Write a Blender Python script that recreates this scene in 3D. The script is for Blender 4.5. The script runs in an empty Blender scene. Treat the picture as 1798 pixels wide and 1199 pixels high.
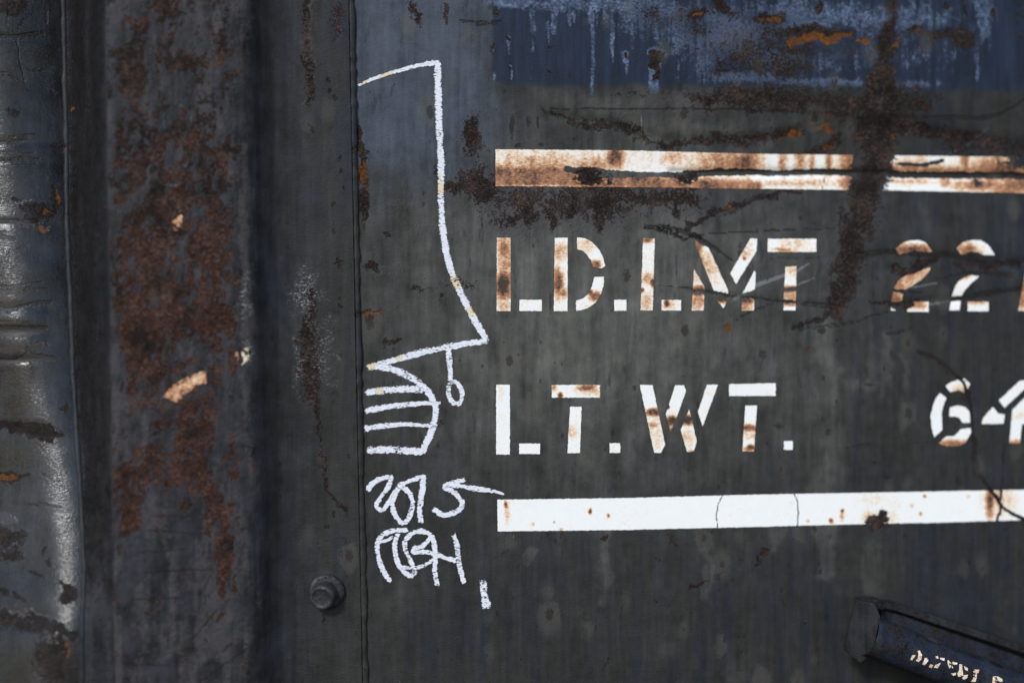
import bpy, math
import numpy as np
from mathutils import Vector, Matrix
from mathutils.geometry import delaunay_2d_cdt

# ------------------------------------------------------------------ camera, sky, sun, exposure
W0, H0 = 1798.0, 1199.0              # photograph size, used to turn photo pixels into rays
FPX = 50.0 / 36.0 * W0               # 50 mm lens on a 36 mm sensor
YAW = math.radians(8.0)
CAM = np.array([0.0, -1.47, 1.60])   # the car side is the plane y = 0
FWD = np.array([math.sin(YAW), math.cos(YAW), 0.0])
RGT = np.array([math.cos(YAW), -math.sin(YAW), 0.0])
SUN_AZ, SUN_EL = math.radians(-30.0), math.radians(31.0)

scene = bpy.context.scene
cam_data = bpy.data.cameras.new('camera')
cam_data.sensor_width = 36.0
cam_data.lens = 50.0
cam_data.clip_start = 0.02
cam_data.clip_end = 500.0
cam = bpy.data.objects.new('camera', cam_data)
scene.collection.objects.link(cam)
cam.location = CAM
cam.rotation_euler = (math.radians(90), 0, -YAW)
scene.camera = cam

def unproject(px, py, h=0.0):
    """photo pixel -> point on the plane h metres in front of the car side"""
    px = np.asarray(px, float); py = np.asarray(py, float); h = np.asarray(h, float)
    a = (px - W0 / 2) / FPX; b = (H0 / 2 - py) / FPX
    ry = FWD[1] + RGT[1] * a
    rx = FWD[0] + RGT[0] * a
    t = (-h - CAM[1]) / ry
    return np.stack([CAM[0] + t * rx, -h + 0 * t, CAM[2] + t * b], -1)

foc = unproject(800, 620)
cam_data.dof.use_dof = True
cam_data.dof.focus_distance = float(np.dot(foc - CAM, FWD))
cam_data.dof.aperture_fstop = 0.85

world = bpy.data.worlds.new('World')
scene.world = world
world.use_nodes = True
wn = world.node_tree.nodes
sky = wn.new('ShaderNodeTexSky')
sky.sky_type = 'NISHITA'
sky.sun_disc = False
sky.dust_density = 0.3
sky.ozone_density = 2.0
sun_vec = Vector((math.sin(SUN_AZ) * math.cos(SUN_EL), -math.cos(SUN_AZ) * math.cos(SUN_EL), math.sin(SUN_EL)))
sky.sun_elevation = SUN_EL
sky.sun_rotation = math.atan2(sun_vec.x, sun_vec.y)
bg = wn['Background']
bg.inputs['Strength'].default_value = 0.10
world.node_tree.links.new(sky.outputs[0], bg.inputs[0])

sun_data = bpy.data.lights.new('sun', 'SUN')
sun_data.energy = 1.5
sun_data.angle = math.radians(11)
sun_data.color = (1.0, 0.98, 0.95)
sun = bpy.data.objects.new('sun', sun_data)
scene.collection.objects.link(sun)
sun.location = (-2, -3, 5)
sun.rotation_euler = sun_vec.to_track_quat('Z', 'Y').to_euler()

vs = scene.view_settings
vs.view_transform = 'Standard'
vs.look = 'None'
vs.gamma = 1.0
vs.use_curve_mapping = False
vs.exposure = 0.80

# ------------------------------------------------------------------ noise and wear masks (numpy)
def vnoise(x, y, seed=0):
    xi = np.floor(x).astype(np.int64); yi = np.floor(y).astype(np.int64)
    fx = x - xi; fy = y - yi
    fx = fx * fx * (3 - 2 * fx); fy = fy * fy * (3 - 2 * fy)
    def hsh(a, b):
        h = (a * 374761393 + b * 668265263 + seed * 144269504) & 0xffffffff
        h = ((h ^ (h >> 13)) * 1274126177) & 0xffffffff
        h = h ^ (h >> 16)
        return (h & 0xffff) / 65535.0
    return ((hsh(xi, yi) * (1 - fx) + hsh(xi + 1, yi) * fx) * (1 - fy)
            + (hsh(xi, yi + 1) * (1 - fx) + hsh(xi + 1, yi + 1) * fx) * fy)

def fbm(x, y, seed=0, oct=4):
    s = 0; a = 0.5; t = 0
    for i in range(oct):
        s = s + a * vnoise(x * 2 ** i, y * 2 ** i, seed + i * 17); t += a; a *= 0.5
    return s / t

def sstep(e0, e1, x):
    t = np.clip((x - e0) / (e1 - e0), 0, 1)
    return t * t * (3 - 2 * t)

def blob(x, y, cx, cy, rx, ry, f=1.0, ang=0.0):
    dx = x - cx; dy = y - cy
    if ang:
        c, s = math.cos(math.radians(ang)), math.sin(math.radians(ang))
        dx, dy = dx * c + dy * s, -dx * s + dy * c
    r = np.sqrt((dx / rx) ** 2 + (dy / ry) ** 2)
    return np.clip(0.5 + (1 - r) / f, 0, 1)

def seg_dist(x, y, pts):
    """distance to a polyline and the interpolated half width"""
    best = np.full(x.shape, 1e9); hw = np.ones(x.shape)
    for (a, b) in zip(pts[:-1], pts[1:]):
        dx, dy = b[0] - a[0], b[1] - a[1]
        L = dx * dx + dy * dy + 1e-9
        t = np.clip(((x - a[0]) * dx + (y - a[1]) * dy) / L, 0, 1)
        d = np.hypot(x - a[0] - t * dx, y - a[1] - t * dy)
        w = a[2] + (b[2] - a[2]) * t
        q = d / w
        m = q < best
        best = np.where(m, q, best); hw = np.where(m, w, hw)
    return best, hw

def stroke(x, y, pts, f=1.0):
    q, _ = seg_dist(x, y, pts)
    return np.clip(0.5 + (1 - q) / f, 0, 1)

# features: (channel, 'b', cx, cy, rx, ry, strength, feather, angle) or (channel, 's', [(x, y, halfwidth)...], strength, feather)
FE = []
def B(ch, cx, cy, rx, ry, k=1.0, f=1.0, ang=0): FE.append((ch, 'b', (cx, cy, rx, ry, f, ang), k))
def S(ch, pts, k=1.0, f=1.0, w=None):
    pts = [(p[0], p[1], (p[2] if len(p) > 2 else w)) for p in pts]
    if ch == 'scratch' and max(p[2] for p in pts) >= 3.0 and k > .5 and f >= 1:
        FE.append((ch, 's', (pts, f), k * .62))                          # a scrape is a bundle of fine lines
        wm = max(p[2] for p in pts)
        for i in range(3 if wm < 6 else 5):
            o = RS.uniform(-.95, .95); a, b = sorted(RS.uniform(-.25, 1.25, 2)); o2 = o + RS.uniform(-.5, .5)
            n = 14; sub = []
            cum = np.concatenate([[0], np.cumsum([math.dist(p[:2], q[:2]) for p, q in zip(pts[:-1], pts[1:])])]); L = cum[-1]
            if b - a < .3: b = a + .5
            for u in np.linspace(max(0, a), min(1, b), n):
                x, y, ww = (np.interp(u * L, cum, [p[j] for p in pts]) for j in range(3))
                dy = (o + (o2 - o) * u) * ww
                sub.append((x, y + dy, max(.8, ww * .22)))
            if len(sub) > 1: FE.append((ch, 's', (sub, 1.0), RS.uniform(.7, 1.05)))
        return
    FE.append((ch, 's', (pts, f), k))
RS = np.random.default_rng(4)

# --- rust bleeding below the upper stripe, patch left of it
for a in [(925, 350, 70, 26), (1005, 350, 60, 28), (1060, 352, 40, 34), (1150, 345, 80, 20), (1205, 345, 30, 34), (900, 385, 40, 18), (1110, 350, 60, 20)]:
    B('rust', *a, 0.60, 2.0)
    B('pale', a[0], a[1] + 8, a[2] * 1.35, a[3] * 1.7, 0.9, 1.5)
for a in [(968, 385, 8, 22), (1055, 385, 10, 20), (930, 375, 9, 14), (1190, 365, 7, 20), (1000, 372, 12, 12)]: B('rust', *a, 0.8, 1.4)
B('rust', 828, 238, 17, 42, 0.85, 1.2); B('pale', 828, 240, 28, 58, 0.7)
B('rust', 835, 318, 40, 22, 0.72, 1.6); B('rust', 800, 330, 30, 14, 0.6, 1.6); B('pale', 830, 325, 60, 36, 0.7)
B('rust', 850, 345, 26, 18, 0.7, 1.6)
# --- left border of the sheet, beside the seam
S('rust', [(634, 225, 5), (637, 290, 9), (637, 340, 8), (636, 400, 5)], 0.85)
B('orange', 636, 300, 9, 18, 1.0)
B('orange', 650, 550, 22, 7, 1.0); B('rust', 647, 548, 26, 10, 0.8)
B('rust', 650, 470, 18, 7, 0.8); B('pale', 680, 474, 60, 12, 0.6); B('rust', 600, 465, 12, 16, 0.5)
B('rust', 690, 605, 14, 5, 0.7); B('rust', 688, 415, 8, 7, 0.7); B('rust', 740, 505, 22, 7, 0.55, 1.5)
B('rust', 770, 525, 6, 8, 0.8); B('rust', 725, 25, 10, 22, 0.75, 1.3, -25); B('rust', 780, 20, 7, 16, 0.6)
B('rust', 590, 40, 12, 30, 0.6, 1.4); B('pale', 690, 360, 50, 12, 0.55, 1.4, 8); B('pale', 745, 400, 60, 14, 0.5, 1.4)
B('rust', 815, 500, 40, 10, 0.5, 1.6); B('pale', 800, 505, 60, 22, 0.55); B('rust', 760, 300, 10, 14, 0.45, 1.5)
B('pale', 768, 540, 40, 28, 0.4); B('rust', 780, 745, 7, 9, 0.6); B('pale', 785, 745, 26, 30, 0.35)
S('scratch', [(810, 38), (840, 40), (880, 38)], 0.85, 1.2, 5)
# --- flange: brown scrape and drip line
S('rust', [(548, 515, 6), (543, 580, 16), (540, 640, 19), (545, 700, 14), (556, 725, 6)], 0.86, 1.1)
S('rust', [(555, 720, 4), (563, 770, 5), (568, 830, 4), (585, 880, 4), (604, 895, 7)], 0.72, 1.4)
S('rust', [(537, 0, 6), (540, 80, 7), (543, 165, 9), (545, 185, 5)], 0.82, 1.2); B('rust', 545, 225, 6, 8, 0.6)
S('pale', [(540, 0, 9), (543, 100, 9), (545, 180, 9)], 0.8, 1.2)
for p in [(600, 300), (601, 330), (592, 360), (596, 535), (560, 118), (577, 145), (579, 160), (590, 170), (600, 275), (576, 925), (575, 950), (604, 950), (560, 962), (605, 975), (588, 905)]:
    B('rust', p[0], p[1], 4, 6, 0.85)
# --- band of brown rust under the blue paint
for a in [(1240, 172, 40, 14), (1300, 172, 70, 20), (1400, 182, 90, 27), (1480, 190, 60, 32), (1350, 165, 60, 14)]: B('rust', *a, 0.66, 1.9)
B('rust', 1612, 180, 38, 28, 0.72, 1.5); B('rust', 1545, 175, 34, 44, 0.8, 1.6); B('pale', 1230, 178, 110, 26, 0.8, 1.3); B('pale', 1110, 165, 60, 12, 0.5)
B('rust', 1110, 165, 40, 8, 0.5, 1.8)
# --- vertical dark rust band
S('rust', [(1572, -20, 12), (1562, 60, 16), (1553, 130, 24)], .62, 1.8)
S('rust', [(1550, 160, 26), (1548, 190, 34), (1540, 250, 34), (1530, 310, 34), (1510, 370, 30), (1498, 440, 30), (1482, 500, 26), (1470, 545, 20)], .80, 1.5)
S('pale', [(1550, 160, 40), (1540, 250, 44), (1530, 310, 44), (1510, 370, 42), (1498, 440, 42), (1470, 545, 34)], .75, 1.3)
S('worn', [(1552, 190, 40), (1540, 250, 40), (1527, 310, 36), (1512, 360, 30)], 1.0, 0.8)
S('rust', [(1470, 535, 8), (1440, 555, 10), (1400, 580, 5)], 0.7, 1.3)
# --- scrapes above the upper stripe
S('rust', [(965, 203, 4), (1010, 215, 9), (1080, 224, 8), (1130, 240, 11), (1165, 250, 9), (1210, 252, 7), (1260, 249, 14), (1330, 247, 12), (1375, 236, 13), (1410, 226, 5)], 0.74, 1.4)
S('scratch', [(962, 200, 5), (985, 208, 8), (1060, 212, 6), (1130, 232, 8)], 0.5, 1.4)
S('scratch', [(950, 188, 5), (958, 200, 4)], 0.9); S('scratch', [(966, 192, 2), (1000, 193, 2)], 0.8)
S('scratch', [(1015, 192, 2.5), (1150, 192, 2), (1240, 191, 2.5), (1330, 193, 3), (1500, 202, 4)], 0.9)
S('pale', [(1080, 207, 8), (1130, 197, 5), (1240, 200, 3)], 0.5)
S('orange', [(1372, 244, 5), (1392, 232, 7), (1405, 226, 4)], 0.95); S('orange', [(1425, 222, 4), (1450, 225, 9), (1466, 232, 4)], 1.0)
S('rust', [(1420, 272, 4), (1445, 262, 12), (1468, 248, 10), (1472, 238, 4)], 0.9); B('orange', 1455, 255, 12, 8, 0.7, 1.5)
S('rust', [(1520, 222, 14), (1570, 222, 16), (1640, 230, 13), (1700, 240, 9), (1760, 252, 5)], 0.9, 1.1)
B('orange', 1512, 241, 6, 7, 0.9); S('orange', [(1562, 241, 4), (1578, 238, 3)], 0.8); B('orange', 1453, 203, 7, 4, 0.9); B('orange', 1418, 211, 5, 3, 0.8)
S('scratch', [(1500, 206, 5), (1600, 205, 4), (1720, 208, 7), (1760, 200, 5), (1798, 175, 4), (1850, 150, 4)], 0.75, 1.3)
S('rust', [(1660, 255, 20), (1740, 262, 22), (1800, 270, 30)], 0.6, 1.6); S('rust', [(1755, 320, 14), (1720, 332, 8)], 0.5, 1.6)
S('light', [(1640, 284, 1.5), (1700, 255, 1.2), (1735, 225, 1)], 0.7); S('light', [(1125, 200, 1), (1126, 228, 1.6)], 0.9); S('light', [(1279, 202, 1), (1279, 208, 1)], 0.8)
for p in [(900, 220, 5, 26), (929, 215, 5, 12), (945, 215, 3, 14), (950, 255, 6, 5), (910, 255, 7, 5), (1008, 245, 3, 3)]: B('scratch', *p, 0.75, 1.3)
# --- groove that splits the upper stripe
S('worn', [(995, 297, 5), (1040, 303, 9), (1120, 308, 5), (1200, 307, 5), (1260, 303, 7), (1330, 303, 5.5), (1420, 303, 5.5), (1490, 303, 6), (1560, 306, 6), (1680, 307, 6), (1900, 312, 7)], 1.0, 0.6)
S('scratch', [(1200, 303, 2), (1300, 300, 3.2), (1420, 300.5, 3.2), (1500, 302, 4), (1580, 304, 4), (1700, 306, 4), (1900, 311, 5)], 0.95)
B('worn', 1035, 314, 26, 13, 0.95); B('worn', 1208, 312, 22, 14, 0.75); B('worn', 1070, 318, 6, 8, 0.9); B('rust', 1035, 312, 34, 16, 0.9); B('rust', 1205, 312, 28, 16, 0.8)
# stains on the upper stripe
S('stain', [(868, 306, 17), (940, 304, 16), (1040, 310, 20), (1130, 324, 14), (1260, 326, 14), (1330, 328, 10)], 0.70, 1.3)
S('stain', [(862, 312, 18), (950, 312, 17), (1040, 318, 14), (1200, 322, 10)], .72, .8)
B('stain', 940, 285, 90, 22, 0.42, 1.6); B('stain', 1080, 276, 16, 26, 0.8, 1.3); B('stain', 1270, 285, 55, 24, 0.62, 1.6); B('stain', 1305, 285, 30, 20, 0.8, 1.2)
B('stain', 1040, 290, 60, 12, 0.55, 1.4); B('stain', 1180, 280, 70, 14, 0.28, 1.6); B('stain', 890, 268, 24, 5, 0.2)
for x, w, k in [(1375, 8, .6), (1405, 10, .55), (1425, 5, .6), (1455, 6, .7), (1480, 9, .5), (1340, 6, .4), (1695, 9, .75), (1235, 5, .35), (1215, 4, .35)]: B('stain', x, 285, w, 26, k, 1.6)
B('stain', 1590, 295, 45, 14, .6, 1.5); B('stain', 1650, 300, 60, 10, .62, 1.5); B('stain', 1500, 290, 26, 40, .75, 1.4); B('stain', 1760, 300, 60, 24, .8, 1.3); B('stain', 1720, 325, 40, 10, .75, 1.2); B('stain', 1790, 325, 60, 22, .72, 1.5)
B('stain', 1400, 322, 60, 6, .5, 1.5); B('stain', 1490, 322, 20, 14, .75); B('stain', 1600, 318, 50, 5, .45, 1.5); B('stain', 1660, 318, 10, 10, .6)
S('scratch', [(1400, 290, 4), (1420, 275, 5)], .6)
S('worn', [(1580, 288, 3), (1620, 290, 4), (1655, 282, 4)], .9); B('worn', 1560, 290, 16, 16, .7, 1.4); B('worn', 1715, 320, 12, 8, .7, 1.3); B('worn', 1800, 285, 50, 16, .8, 1.2)
# --- diagonal rust streaks between stripe and first line
S('rust', [(1203, 397, 4), (1240, 380, 7), (1280, 368, 8), (1330, 350, 6), (1400, 332, 5)], 0.75, 1.3); B('orange', 1278, 367, 14, 6, 0.75, 1.3)
S('pale', [(1190, 392, 14), (1290, 370, 16), (1400, 340, 10)], 0.6, 1.4); S('light', [(1350, 330, 1), (1365, 318, 1)], .7)
# --- scratches through the first line of lettering
S('scratch', [(1132, 399, 5), (1165, 402, 7), (1205, 410, 6), (1245, 430, 5), (1290, 460, 2.5)], 0.95); S('worn', [(1165, 402, 8), (1205, 410, 7), (1240, 427, 6), (1262, 440, 2)], 1.0, 0.7)
S('rust', [(1135, 399, 4), (1180, 405, 6), (1230, 422, 4)], 0.7, 1.3)
S('scratch', [(1220, 412, 4), (1300, 406, 3), (1400, 402, 5), (1470, 402, 4)], 0.55, 1.4); S('scratch', [(1350, 455, 4), (1440, 452, 3), (1500, 440, 4)], 0.5, 1.4)
S('scratch', [(1145, 500, 2), (1190, 504, 3), (1250, 515, 4), (1300, 523, 5), (1380, 530, 3), (1470, 538, 5)], 0.85, 1.2)
S('worn', [(1205, 509, 2), (1240, 514, 5), (1290, 520, 5), (1325, 518, 9), (1372, 528, 4), (1400, 531, 3)], 0.85, 0.9); S('worn', [(1368, 508, 2.5), (1402, 506, 4)], .9)
S('light', [(1290, 525, 3), (1330, 500, 4), (1375, 484, 3), (1400, 475, 3), (1420, 463, 1.5)], 0.95); S('light', [(1395, 502, 2.5), (1430, 488, 1.5)], .7)
S('light', [(1145, 497, 1.2), (1190, 503, 1.2)], .6); S('light', [(1600, 505, 2), (1645, 497, 1.4)], .85); S('light', [(1630, 535, 3), (1665, 529, 2.5)], .7); S('light', [(1285, 460, 1.2), (1325, 470, 1)], .7)
S('scratch', [(1290, 560, 5), (1320, 550, 4), (1360, 530, 3)], 0.7); B('orange', 1272, 578, 5, 6, 1.0); B('rust', 1285, 560, 12, 5, .5)
# --- gouges through the digits of the first line
S('scratch', [(1500, 450, 8), (1560, 440, 5), (1610, 446, 7), (1680, 448, 8), (1750, 462, 9), (1798, 455, 6), (1900, 450, 6)], 0.9, 1.2)
S('worn', [(1560, 452, 5), (1612, 450, 8), (1680, 450, 5), (1735, 458, 8), (1800, 458, 8)], 1.0, 0.8)
S('rust', [(1570, 468, 10), (1600, 474, 9), (1640, 458, 5)], 0.95); S('worn', [(1570, 470, 10), (1600, 474, 8), (1640, 462, 4)], 1.0, .8); S('rust', [(1690, 462, 10), (1740, 468, 10), (1790, 466, 8)], 0.75, 1.2); B('orange', 1732, 463, 8, 3, .8)
S('scratch', [(1640, 490, 3), (1700, 480, 5), (1780, 485, 6)], .6, 1.4)
S('rust', [(1530, 532, 5), (1565, 530, 6), (1600, 535, 8), (1615, 528, 5)], 0.9); B('orange', 1545, 532, 14, 5, .55, 1.3)
S('worn', [(1565, 534, 5), (1578, 538, 9), (1600, 533, 7)], .95, .8); S('worn', [(1560, 510, 2), (1585, 511, 4)], 1, .8); S('worn', [(1660, 524, 4), (1700, 524, 5), (1740, 528, 2)], 1, .7)
S('scratch', [(1560, 508, 3), (1620, 512, 3)], .7); S('scratch', [(1650, 530, 3), (1690, 523, 6), (1750, 515, 6), (1798, 508, 5), (1850, 500, 6)], 0.85, 1.2)
S('scratch', [(1400, 580, 3), (1440, 576, 4), (1500, 565, 4), (1560, 545, 3)], 0.8, 1.2); B('scratch', 1443, 582, 8, 6, .9); B('scratch', 1407, 580, 6, 6, .7)
S('scratch', [(1548, 586, 3), (1575, 584, 4), (1600, 578, 3)], .7); S('scratch', [(1592, 588, 3), (1598, 608, 4)], .65); B('orange', 1425, 612, 6, 8, .7, 1.3); B('scratch', 1470, 597, 4, 4, .7)
for p in [(1340, 622, 8, 10), (1526, 675, 14, 4), (1368, 748, 12, 7), (1538, 812, 6, 5), (1557, 838, 9, 6), (1684, 845, 6, 14), (1455, 760, 8, 8), (1745, 650, 5, 4)]: B('scratch', *p, .7, 1.3)
S('light', [(1465, 786, 1.2), (1530, 776, 1.2)], .45); S('scratch', [(1465, 788, 1.5), (1535, 778, 2)], .6); S('light', [(1460, 802, 2), (1495, 798, 2)], .3); S('scratch', [(1580, 778, 2), (1640, 776, 2)], .5)
# olive runs and blue-grey washes on the sheet
for x, y0, y1, w, k in [(1455, 570, 1000, 26, .75), (1430, 600, 870, 30, .5), (1555, 590, 700, 14, .55), (1590, 620, 780, 8, .5), (1530, 960, 1050, 20, .6), (1360, 900, 960, 18, .5), (1240, 960, 1050, 9, .6), (1065, 920, 1060, 12, .5), (1400, 560, 700, 40, .5), (1130, 560, 640, 40, .4), (980, 400, 560, 60, .35)]:
    S('olive', [(x, y0, w * .7), (x, (y0 + y1) / 2, w), (x - 4, y1, w * .5)], k, 1.6)
B('olive', 1520, 675, 60, 16, .5, 1.3); B('olive', 1375, 750, 26, 28, .5, 1.3); B('olive', 1150, 640, 60, 30, .3, 1.5, -30); B('olive', 1060, 180, 170, 30, .5, 1.5); B('olive', 1200, 225, 130, 22, .6, 1.3); B('olive', 1090, 400, 120, 40, .4, 1.6)
# --- the long curved scrape at the right
arc = [(1612, 616), (1630, 623), (1650, 633), (1672, 650), (1690, 672), (1700, 695), (1706, 725), (1709, 765), (1713, 805), (1722, 835), (1740, 862), (1760, 888), (1780, 903), (1805, 915), (1840, 930)]
S('scratch', arc, 1.0, 0.8, 3.6); S('worn', arc, 1.0, 0.7, 3.4); S('rust', [(p[0] - 2, p[1] + 2) for p in arc], .5, 1.2, 6)
fork = [(1757, 855), (1756, 880), (1757, 895), (1750, 915)]
S('scratch', fork, .9, 1, 3); S('worn', fork, .9, .8, 2.6); S('scratch', [(1765, 775, 5), (1760, 820, 4), (1757, 860, 3)], .6, 1.3)
B('stain', 1738, 880, 8, 40, .8, 1.3); B('stain', 1756, 880, 26, 30, .45, 1.5); B('stain', 1690, 690, 16, 14, .5, 1.5); B('stain', 1670, 782, 60, 9, .72, 1.0); B('stain', 1780, 779, 30, 7, .66, 1.0)
# thin arcs across the lower stripe
S('hair', [(1269, 868), (1261, 885), (1258, 905), (1260, 928)], 1, 1, 1.2); S('hair', [(1393, 864), (1400, 880), (1402, 900), (1400, 924)], 1, 1, 1.3)
S('hair', [(1448, 310), (1444, 335)], .9, 1, 1.2)
B('worn', 1543, 912, 20, 9, .95, 1.0); B('worn', 1550, 902, 9, 10, .9, 1.2); B('worn', 1528, 917, 13, 5, .8); B('rust', 1540, 915, 26, 14, .95); B('stain', 1543, 910, 24, 12, .5, 1.6); B('rust', 1700, 945, 20, 4, .3)
for p in [(889, 884, 3, 8, .85), (890, 900, 5, 20, .35), (1036, 898, 3, 5, .9), (1067, 906, 2.5, 3, .85), (974, 916, 2, 3, .7), (985, 929, 5, 3, .6), (937, 918, 3, 4, .5), (1478, 897, 3, 4, .95), (1478, 905, 4, 10, .5), (1460, 914, 4, 5, .85), (1624, 872, 3, 3, .9), (1616, 902, 3, 4, .75), (1419, 914, 3, 4, .6), (1600, 888, 4, 4, .5), (1700, 872, 3, 4, .5), (1390, 884, 4, 3, .3), (1540, 880, 30, 20, .12)]: B('stain', *p, 1.3)
# --- stains on the lettering
B('stain', 884, 440, 14, 26, .62, 1.6); B('stain', 884, 500, 15, 26, .95, 1.2); B('stain', 884, 470, 14, 20, .5); B('stain', 884, 538, 14, 10, .4); B('worn', 878, 500, 4, 6, .45)
B('stain', 980, 495, 10, 24, .85, 1.2); B('stain', 984, 445, 16, 16, .42); B('stain', 990, 515, 8, 10, .6); B('stain', 1045, 465, 10, 8, .8); B('stain', 1046, 520, 12, 9, .72); B('stain', 1036, 513, 6, 6, .8); B('stain', 1030, 430, 20, 14, .25)
B('stain', 1138, 421, 10, 6, .7); B('stain', 1136, 490, 12, 10, .45); B('stain', 1146, 498, 4, 8, .9); B('stain', 1127, 510, 4, 5, .85); B('stain', 1134, 530, 12, 16, .4); B('stain', 1170, 533, 5, 7, .85); B('stain', 1175, 535, 16, 8, .3)
B('stain', 1224, 435, 12, 20, .75, 1.3); B('stain', 1232, 460, 30, 30, .42, 1.5); B('stain', 1226, 512, 16, 10, .85); B('stain', 1226, 530, 14, 14, .5); B('stain', 1268, 525, 18, 8, .9); B('stain', 1312, 528, 14, 8, .85); B('stain', 1310, 540, 14, 8, .5); B('stain', 1308, 454, 4, 4, .8); B('stain', 1305, 440, 16, 14, .35)
B('stain', 1378, 440, 20, 5, .5); B('stain', 1400, 430, 26, 10, .25); B('stain', 1385, 508, 16, 7, .8); B('stain', 1388, 520, 14, 12, .5); B('stain', 1385, 535, 14, 4, .6); B('stain', 1390, 475, 12, 10, .3)
B('stain', 1600, 440, 40, 10, .78, 1.2); B('stain', 1700, 440, 20, 12, .72, 1.3); B('stain', 1600, 480, 40, 20, .55, 1.5); B('stain', 1575, 500, 20, 22, .6, 1.3); B('stain', 1570, 525, 14, 14, .75); B('stain', 1612, 535, 16, 8, .62); B('stain', 1690, 485, 16, 5, .5); B('stain', 1795, 510, 12, 40, .6); B('stain', 1715, 531, 20, 4, .5)
B('stain', 1148, 723, 14, 8, .9); B('stain', 1147, 745, 10, 8, .65); B('stain', 1152, 755, 18, 30, .3); B('stain', 1180, 739, 12, 9, .95); B('stain', 1177, 752, 8, 6, .7); B('stain', 1207, 738, 12, 10, .95); B('stain', 1207, 775, 14, 20, .3); B('stain', 1214, 793, 12, 4, .55)
B('stain', 1030, 681, 18, 7, .9, 1.2); B('stain', 984, 694, 5, 6, .95); B('stain', 972, 682, 6, 6, .6); B('stain', 1035, 684, 26, 12, .45); B('stain', 1003, 755, 12, 14, .3); B('stain', 880, 690, 8, 12, .25)
B('stain', 1316, 752, 14, 7, .85); B('stain', 1316, 762, 12, 10, .4); B('stain', 1318, 786, 7, 6, .95); B('stain', 1308, 790, 14, 6, .5); B('stain', 1790, 730, 8, 6, .3)
# --- small marks low on the sheet
S('rust', [(1205, 1030, 4), (1222, 1025, 5), (1240, 1014, 2)], .8); S('rust', [(1262, 1012, 4), (1280, 998, 4)], .75); S('rust', [(1322, 990, 4), (1345, 970, 6)], .75); S('pale', [(1300, 1000, 10), (1350, 965, 14)], .4)
S('rust', [(1145, 1046, 2), (1158, 1052, 3)], .7); B('rust', 1185, 946, 7, 6, .8); B('rust', 1062, 943, 6, 4, .7); B('rust', 985, 943, 6, 5, .5); B('olive', 930, 975, 12, 14, .8); B('rust', 1160, 982, 6, 3, .6); B('rust', 1299, 980, 5, 4, .6)
for p in [(967, 1073), (1042, 1105), (1305, 1110), (1310, 1140), (1066, 1160), (922, 1156), (1022, 1170), (1435, 925), (1433, 990), (1441, 998), (1411, 1085), (1698, 982), (1686, 1005), (1720, 1052), (1725, 995), (945, 1050), (903, 1045), (1380, 1060)]: B('rust', p[0], p[1], 3, 6, .75)
S('light', [(1171, 1111, 1.3), (1183, 1110, 1.3)], .5); S('light', [(1480, 997, 1.3), (1500, 993, 1.3)], .5); S('light', [(901, 935, 1), (902, 945, 1)], .7)
S('scratch', [(1070, 1180, 1.3), (1200, 1177, 1.2), (1320, 1176, 1.2)], .5); S('scratch', [(880, 972, 1.2), (895, 963, 1.2)], .7)
# --- blue overpaint: pale washes, blisters, orange lifting
for a in [(1060, 8, 170, 14, .85, 1.3), (900, 4, 50, 12, .9, 1.2), (1120, 28, 70, 40, .72, 1.8), (1185, 55, 40, 50, .72, 1.7), (1290, 60, 110, 60, .8, 1.6), (1350, 105, 80, 45, .78, 1.6), (1400, 30, 90, 40, .85, 1.3), (1570, 35, 130, 40, .72, 1.4), (1600, 100, 80, 30, .45, 1.6), (1240, 110, 24, 40, .7, 1.5), (1310, 135, 80, 14, .85, 1.2), (1450, 145, 110, 8, .85, 1.2), (1590, 148, 60, 8, .7, 1.3), (1730, 30, 20, 60, .7, 1.4), (1670, 80, 30, 60, .5, 1.5), (1450, 110, 70, 30, .55, 1.8)]: B('blue', *a)
for x, y0, y1, w, k in [(935, 20, 90, 7, .7), (972, 15, 60, 9, .7), (1000, 10, 45, 8, .75), (1008, 20, 40, 5, .8), (1035, 20, 40, 6, .8), (1060, 10, 40, 10, .7), (1075, 60, 110, 6, .7), (1100, 95, 130, 5, .8), (1097, 95, 110, 7, .85), (893, 68, 95, 5, .8), (897, 115, 140, 4, .7), (932, 60, 140, 4, .45), (962, 40, 75, 5, .7), (1410, 95, 150, 6, .55), (1440, 95, 150, 6, .55), (1505, 100, 150, 8, .6), (1235, 60, 145, 8, .7), (1262, 70, 130, 6, .6), (1190, 60, 150, 5, .5), (1715, 0, 140, 9, .6), (1600, 0, 60, 8, .7), (1110, 20, 90, 9, .55), (885, 150, 165, 4, .4), (866, 80, 90, 5, .7), (868, 130, 140, 6, .6)]:
    S('blue', [(x, y0, w), (x + 1, y1, w * .5)], k, 1.4)
for a in [(1260, 30, 90, 30, .75, 1.5), (1480, 25, 120, 26, .72, 1.4), (1330, 85, 110, 50, .62, 1.8), (1540, 110, 60, 40, .5, 1.6), (1170, 20, 60, 20, .75, 1.5)]: B('blue', *a)
for a in [(1300, 70, 120, 60, .62, 1.7), (1380, 110, 70, 30, .66, 1.5), (1190, 30, 60, 30, .55, 1.6), (1480, 95, 60, 30, .45, 1.6)]: B('pale', *a)
for a in [(1800, 15, 34, 30, .55, 1.0), (1790, 130, 40, 40, .42, 1.4), (1745, 10, 12, 40, .4, 1.4), (1690, 130, 60, 20, .35, 1.6)]: B('dark', *a)
S('blue', [(1041, 25, 3.6), (1041, 110, 4), (1038, 165, 4)], .75, .8)
S('blue', [(1146, 92, 10), (1162, 94, 10), (1150, 110, 11), (1147, 135, 9), (1148, 158, 8)], 1.0, .8)
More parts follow.
